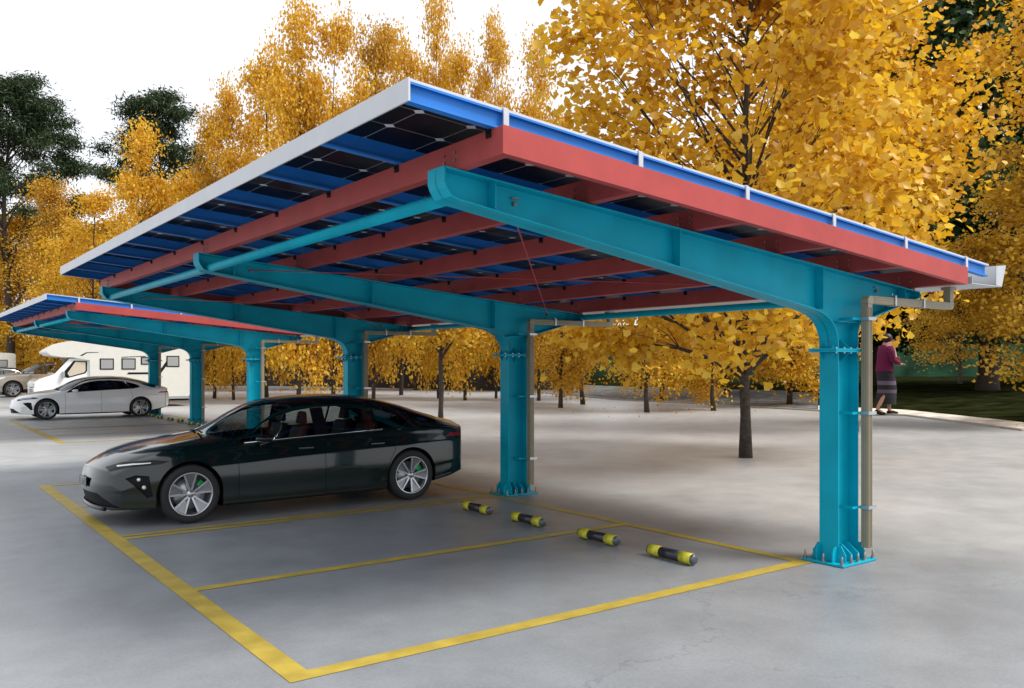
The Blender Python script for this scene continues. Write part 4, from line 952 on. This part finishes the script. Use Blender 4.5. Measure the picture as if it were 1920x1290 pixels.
rows = [  # px, depth, py of the top, prototype, crown radius in px, label
 (-30, 70, 410, 0, 90, 'golden tree at the far left edge behind the second motorhome'),
 (40, 68, 402, 1, 80, 'golden tree rising above the beige car'),
 (104, 56, 352, 2, 75, 'amber tree above the motorhome nose, left of the roof edge'),
 (175, 46, 368, 3, 80, 'golden tree below the left pine'),
 (262, 43, 250, 0, 85, 'golden tree standing in front of the small pine'),
 (340, 50, 330, 1, 90, 'golden tree right of the small pine'),
 (402, 47, 225, 2, 70, 'amber tree whose slim trunk shows between the far carport columns'),
 (438, 45, 175, 3, 60, 'golden tree with a slim dark trunk right of the far carport column'),
 (500, 47, 100, 1, 85, 'tall golden tree left of the tallest pair above the roof'),
 (560, 41, 28, 0, 95, 'tall golden tree with pointed top left of the roof peak'),
 (624, 42, 50, 3, 85, 'tall golden tree with a thick trunk beside the third teal column'),
 (700, 45, 70, 2, 75, 'amber tree just right of the third teal column'),
 (752, 52, 75, 1, 80, 'golden tree above the roof peak'),
 (822, 47, 10, 0, 62, 'tallest slender golden tree right of the roof peak'),
 (872, 44.5, 110, 3, 70, 'golden tree with forked dark trunk left of the second teal column'),
 (930, 47, 52, 1, 55, 'slender golden tree above the white clamp of the roof'),
 (1010, 44, 95, 0, 75, 'golden tree behind the tan downpipe of the second column'),
 (1051, 36.8, 330, 2, 95, 'small forked amber tree right of the second column'),
 (1093, 40, 300, 3, 95, 'small golden tree with leaning suckers at its foot'),
 (1213, 33.4, 300, 1, 105, 'golden tree with straight dark trunk standing on the pavement, left of the large one'),
 (1240, 44, 300, 0, 100, 'pale-trunked golden tree by the gravel path'),
 (1338, 34.6, 320, 3, 100, 'slim golden tree at the pavement edge left of the large one'),
 (1362, 46, 250, 2, 110, 'amber tree with thick dark trunk on the gravel, left of a twin'),
 (1392, 47, 250, 1, 110, 'golden tree with thick dark trunk on the gravel, right of a twin'),
 (1480, 38, 250, 0, 120, 'golden tree behind the tall right column'),
 (470, 60, 300, 0, 90, 'golden tree deep in the row, behind the near carport'), (780, 62, 200, 3, 100, 'golden tree deep in the row, seen left of the second column'),
 (300, 62, 400, 2, 110, 'amber tree deep in the row behind the motorhome'), (160, 64, 430, 1, 110, 'golden tree deep in the row above the motorhome'),
 (-80, 76, 400, 2, 130, 'amber tree in the back row at the far left edge'), (70, 80, 420, 2, 130, 'amber tree in the back row behind the silver car'), (215, 78, 430, 2, 130, 'amber tree in the back row behind the motorhome roof'),
 (380, 76, 380, 2, 130, 'amber tree in the back row behind the far column'), (560, 78, 330, 2, 130, 'amber tree in the back row left of the third column'), (735, 76, 300, 2, 130, 'amber tree in the back row above the dark sedan'),
 (880, 74, 300, 2, 120, 'amber tree in the back row left of the second column'), (1010, 70, 300, 2, 110, 'amber tree in the back row right of the second column'),
 (930, 60, 250, 0, 100, 'golden tree deep in the row, seen beside the second column'), (660, 64, 200, 1, 110, 'golden tree deep in the row, behind the third column'),
]
for px, dd, py, k, rp, lb in rows:
    pr = protos[k]; h = hgt(py, dd)/.97; rw = rp/FPX*dd
    o = plant(pr, px, dd, h, lb, 'golden trees behind the carports', rnd.uniform(0, 6.28)); sx = rw/3.6; o.scale = (sx, sx, h/15)
big = proto('ginkgo_tree', 71, 12.8, 3.7, 2.3, 400, 58, lambda t_: max(0, math.sin(math.pi*(t_*.8+.16)))**.6, 'leaf_gold', .175, .105, 110, csize=.72, lobes=34); PH[big.name] = 12.8
plant(big, 1398, 17.25, 12.8, 'largest golden tree with big fan leaves, its bare trunk standing on the pavement', rz=1.2)
b2 = proto('ginkgo_tree', 75, 13.5, 2.9, 4.0, 210, 90, SH_OVAL, 'leaf_gold', .19, .11, 70, csize=.9); PH[b2.name] = 13.5
plant(b2, 1600, 24, 13.5, 'golden tree directly above the roof end, right of the largest tree', rz=3.9)
b4 = copy_tree(b2); x, y = at(826, 25.2); b4.location = (x, y, 0); b4.rotation_euler = (0, 0, 2.0); b4.scale = (.66, .66, .66); tag(b4, 'golden tree whose bare trunk rises right behind the dark sedan', 'tree')
olive = proto('ginkgo_tree', 90, 9, 3.0, 1.5, 150, 105, SH_OVAL, 'leaf_olive', .135, .09, 60, csize=.7, lobes=20); PH[olive.name] = 9
plant(olive, 1960, 26, 8.4, 'olive-gold fine-leaved tree at the right edge', rz=.5)
ol2 = copy_tree(olive); x, y = at(1800, 27); ol2.location = (x, y, 1.3); ol2.scale = (.52, .52, .50); ol2.rotation_euler = (0, 0, 2.2); tag(ol2, 'olive-gold tree above the gutter at the right', 'tree')
b3 = proto('ginkgo_tree', 79, 13.5, 2.7, 9.4, 60, 80, SH_OVAL, 'leaf_gold', .17, .09, 26, csize=.9); PH[b3.name] = 13.5
plant(b3, 2015, 25, 13.5, 'golden tree reaching into the upper right corner', rz=1.1)
# dark broadleaf trees on the right
dk = proto('evergreen_tree', 120, 22, 6.5, 3.8, 200, 170, SH_OVAL, 'leaf_green', .34, .5, 40, csize=1.9); PH[dk.name] = 22
plant(dk, 1850, 44, 22, 'dark green tree with a thick black trunk behind the golden leaves at the right', rz=0)
d2 = copy_tree(dk); x, y = at(1642, 52); d2.location = (x, y, .4); d2.rotation_euler = (0, 0, 2); d2.scale = (.8, .8, .78); tag(d2, 'dark green tree behind the walking person', 'tree')
d3 = copy_tree(dk); x, y = at(2080, 50); d3.location = (x, y, .4); d3.rotation_euler = (0, 0, 4); d3.scale = (.9, .9, 1); tag(d3, 'dark green tree at the far right edge behind the olive-gold one', 'tree')
# pines
def pine(seed, H_, R_, z0, ncl):
    rng = np.random.default_rng(seed); root = empty('pine_tree'); cl = []
    for i in range(ncl):
        t_ = rng.uniform(0, 1)**.8; a = rng.uniform(0, 6.283); r_ = R_*(1-t_**1.6*.75)*rng.uniform(.25, 1); cl.append((r_*math.cos(a), r_*math.sin(a), z0+(H_-z0)*t_))
    cl = np.array(cl); pts = []
    for c_ in cl:
        k = 330; p = rng.normal(0, 1, (k, 3))*np.array([.52, .52, .20]); p[:, 2] += .25*np.abs(rng.normal(0, 1, k)); pts.append(p+c_)
    pts = np.concatenate(pts); me = leaf_mesh('crown', pts, .40, M['needle'], seed, aspect=.36, kite=False)
    trunk_mb(seed, H_, .32, cl, min(40, ncl)).build('trunk', M['bark'], root)
    c_ = bpy.data.objects.new('crown', me); col.objects.link(c_); adopt(c_, root); return root
p1 = pine(7, 23.6, 7.6, 12.6, 130); x, y = at(20, 66); p1.location = (x, y, 0); tag(p1, 'large dark pine with layered boughs at the upper left', 'tree', 'pines')
p2 = pine(11, 22.6, 5.2, 14.5, 64); x, y = at(300, 66); p2.location = (x, y, 0); tag(p2, 'small dark pine poking out above the golden trees', 'tree', 'pines')

# ------------------------------------------------------------------ person
def person(loc, rz, sc):
    root = empty('person', loc, rz); root.scale = (sc,)*3; tag(root, 'person in a magenta jacket and long dark patterned skirt walking past on the right', 'person')
    J = {'pelvis': (0, 0, .95), 'waist': (.0, 0, 1.08), 'chest': (.03, 0, 1.30), 'neck': (.06, 0, 1.45), 'head': (.09, 0, 1.53), 'crown': (.085, 0, 1.63),
         'hipL': (.0, .09, .92), 'kneeL': (.16, .09, .50), 'ankL': (.14, .09, .09), 'toeL': (.30, .10, .035), 'hipR': (0, -.09, .92), 'kneeR': (.0, -.09, .50), 'ankR': (-.22, -.09, .13), 'toeR': (-.08, -.10, .035),
         'shL': (.03, .17, 1.40), 'elL': (.04, .22, 1.14), 'wrL': (.24, .15, 1.08), 'shR': (.03, -.17, 1.40), 'elR': (.02, -.22, 1.14), 'wrR': (.22, -.15, 1.04)}
    E = [('pelvis', 'waist'), ('waist', 'chest'), ('chest', 'neck'), ('neck', 'head'), ('head', 'crown'), ('pelvis', 'hipL'), ('hipL', 'kneeL'), ('kneeL', 'ankL'), ('ankL', 'toeL'), ('pelvis', 'hipR'), ('hipR', 'kneeR'), ('kneeR', 'ankR'), ('ankR', 'toeR'), ('chest', 'shL'), ('shL', 'elL'), ('elL', 'wrL'), ('chest', 'shR'), ('shR', 'elR'), ('elR', 'wrR')]
    Rr = {'pelvis': .14, 'waist': .13, 'chest': .145, 'neck': .055, 'head': .085, 'crown': .075, 'hipL': .09, 'hipR': .09, 'kneeL': .06, 'kneeR': .06, 'ankL': .038, 'ankR': .038, 'toeL': .03, 'toeR': .03, 'shL': .065, 'shR': .065, 'elL': .045, 'elR': .045, 'wrL': .03, 'wrR': .03}
    for s_, sy in (('L', 1), ('R', -1)):       # palm, fingers, thumb
        wx, wy, wz = J['wr'+s_]; J['pm'+s_] = (wx+.07, wy, wz+.01); Rr['pm'+s_] = .026; E.append(('wr'+s_, 'pm'+s_))
        for k in range(4):
            b_ = (wx+.10, wy+(k-1.5)*.018, wz+.008); e = (wx+.14-.006*abs(k-1.4), wy+(k-1.5)*.020, wz-.012); J['f%d%s' % (k, s_)] = b_; J['g%d%s' % (k, s_)] = e; Rr['f%d%s' % (k, s_)] = .0095; Rr['g%d%s' % (k, s_)] = .008
            E += [('pm'+s_, 'f%d%s' % (k, s_)), ('f%d%s' % (k, s_), 'g%d%s' % (k, s_))]
        J['th'+s_] = (wx+.07, wy-sy*.045, wz+.015); Rr['th'+s_] = .010; E.append(('pm'+s_, 'th'+s_))
    nm = list(J); me = bpy.data.meshes.new('body'); me.from_pydata([J[k] for k in nm], [(nm.index(a), nm.index(b_)) for a, b_ in E], []); o = bpy.data.objects.new('body', me); col.objects.link(o); adopt(o, root)
    sk = o.modifiers.new('skin', 'SKIN'); sk.use_smooth_shade = True
    for i, k in enumerate(nm): me.skin_vertices[0].data[i].radius = (Rr[k],)*2
    me.skin_vertices[0].data[0].use_root = True; o.modifiers.new('sub', 'SUBSURF').levels = 1; o.modifiers['sub'].render_levels = 1; me.materials.append(M['skin'])
    # jacket
    def shell(rows, mat, name, n=20, cap=False):
        mb = MB(); vs = []
        for (cx_, cy_, cz_, rx_, ry_) in rows:
            for k in range(n): a = 2*math.pi*k/n; vs.append((cx_+rx_*math.cos(a), cy_+ry_*math.sin(a)*(1+.03*math.sin(5*a+cz_*9)), cz_+.008*math.sin(3*a)))
        fs = [(i*n+k, i*n+(k+1)%n, (i+1)*n+(k+1)%n, (i+1)*n+k) for i in range(len(rows)-1) for k in range(n)]
        mb.add(vs, fs, 0, True); return mb.build(name, mat, root)
    shell([(0, 0, .90, .17, .20), (0, 0, 1.0, .165, .19), (0, 0, 1.12, .15, .17), (.02, 0, 1.28, .155, .20), (.03, 0, 1.39, .13, .205), (.05, 0, 1.46, .075, .10), (.055, 0, 1.48, .06, .07)], M['magenta'], 'jacket')
    for sy in (-1, 1):
        MB().tube([(.03, sy*.16, 1.40), (.03, sy*.215, 1.28), (.04, sy*.23, 1.14), (.12, sy*.20, 1.10), (.22, sy*.155, 1.07)], [.075, .07, .06, .055, .045], 12).build('sleeve', M['magenta'], root)
    # long patterned skirt / trousers
    m, t, b = new_mat('patterned_cloth'); g = t.nodes.new('ShaderNodeTexCoord'); sp_ = t.nodes.new('ShaderNodeSeparateXYZ'); t.links.new(g.outputs['Object'], sp_.inputs[0])
    r = t.nodes.new('ShaderNodeValToRGB'); r.color_ramp.interpolation = 'CONSTANT'; cs = [(0, (.012, .011, .014)), (.35, (.02, .018, .03)), (.45, (.10, .08, .11)), (.52, (.015, .013, .02)), (.62, (.13, .10, .15)), (.70, (.018, .016, .03)), (.80, (.02, .018, .025)), (.92, (.16, .14, .18))]
    e = r.color_ramp.elements
    while len(e) < len(cs): e.new(.5)
    for i, (p_, c_) in enumerate(cs): e[i].position = p_; e[i].color = (*c_, 1)
    t.links.new(sp_.outputs[2], r.inputs['Fac']); t.links.new(r.outputs[0], b.inputs['Base Color']); b.inputs['Roughness'].default_value = .9
    shell([(.02, 0, .22, .21, .16), (.03, 0, .35, .20, .165), (.05, 0, .55, .19, .17), (.03, 0, .75, .18, .18), (0, 0, .93, .165, .185)], m, 'skirt')
    MB().tube([(-.11, 0, .22), (-.19, -.09, .16)], .05, 10).build('trouser_leg', M['hair'], root)
    shell([(.045, 0, 1.43, .085, .10), (.05, 0, 1.47, .085, .09), (.06, 0, 1.50, .07, .075)], M['pink'], 'scarf')
    MB().tube([(.13, -.02, 1.46), (.17, -.03, 1.36), (.20, -.03, 1.22), (.20, -.03, 1.08)], [.03, .035, .04, .035], 10).build('scarf_tail', M['cream'], root)
    MB().box(.17, .28, -.10, .12, 1.10, 1.20).build('held_bag', M['redbag'], root, bevel=.02)
    mb = MB(); n_ = 14; vs = []; fs = []
    for i in range(8):
        ph = math.pi*i/7
        for k in range(n_): a = 2*math.pi*k/n_; vs.append((.065+.108*math.sin(ph)*math.cos(a)-.012, .095*math.sin(ph)*math.sin(a), 1.585+.105*math.cos(ph)))
    fs = [(i*n_+k, i*n_+(k+1)%n_, (i+1)*n_+(k+1)%n_, (i+1)*n_+k) for i in range(7) for k in range(n_)]
    mb.add(vs, fs, 0, True); h_ = mb.build('hair', M['hair'], root)
    MB().tube([(.178, 0, 1.555), (.20, 0, 1.54), (.185, 0, 1.525)], [.012, .016, .012], 8).build('nose', M['skin'], root)
    for s_ in ('L', 'R'):
        a = J['ank'+s_]; b_ = J['toe'+s_]; MB().tube([(a[0]-.03, a[1], max(.035, a[2]-.05)), ((a[0]+b_[0])/2, a[1], .045), (b_[0]+.03, b_[1], .03)], [.04, .045, .028], 10).build('shoe', M['black'], root)
    return root
px_, py_ = at(1659, 31.5)
person((px_, py_, .02), -math.atan2(sT, cT)+.1, 1.78)

# ------------------------------------------------------------------ fallen leaves
rng = np.random.default_rng(4); fp = []
for px, dd, r_, n_ in ((1213, 33, 3, 12), (1051, 36, 3, 14), (1338, 35, 3, 10), (1850, 34, 5, 60), (1900, 25.5, .4, 14)):
    x, y = at(px, dd); a = rng.uniform(0, 6.28, n_); rr_ = r_*np.sqrt(rng.uniform(0, 1, n_)); fp.append(np.stack([x+rr_*np.cos(a), y+rr_*np.sin(a), np.full(n_, .03)], 1))
fp = np.concatenate(fp); me = leaf_mesh('fallen_leaves', fp, .09, M['leaf_amber'], 9)
o = bpy.data.objects.new('fallen_leaves', me); col.objects.link(o); tag(o, 'scattered fallen yellow leaves under the trees', 'leaves', kind='stuff')
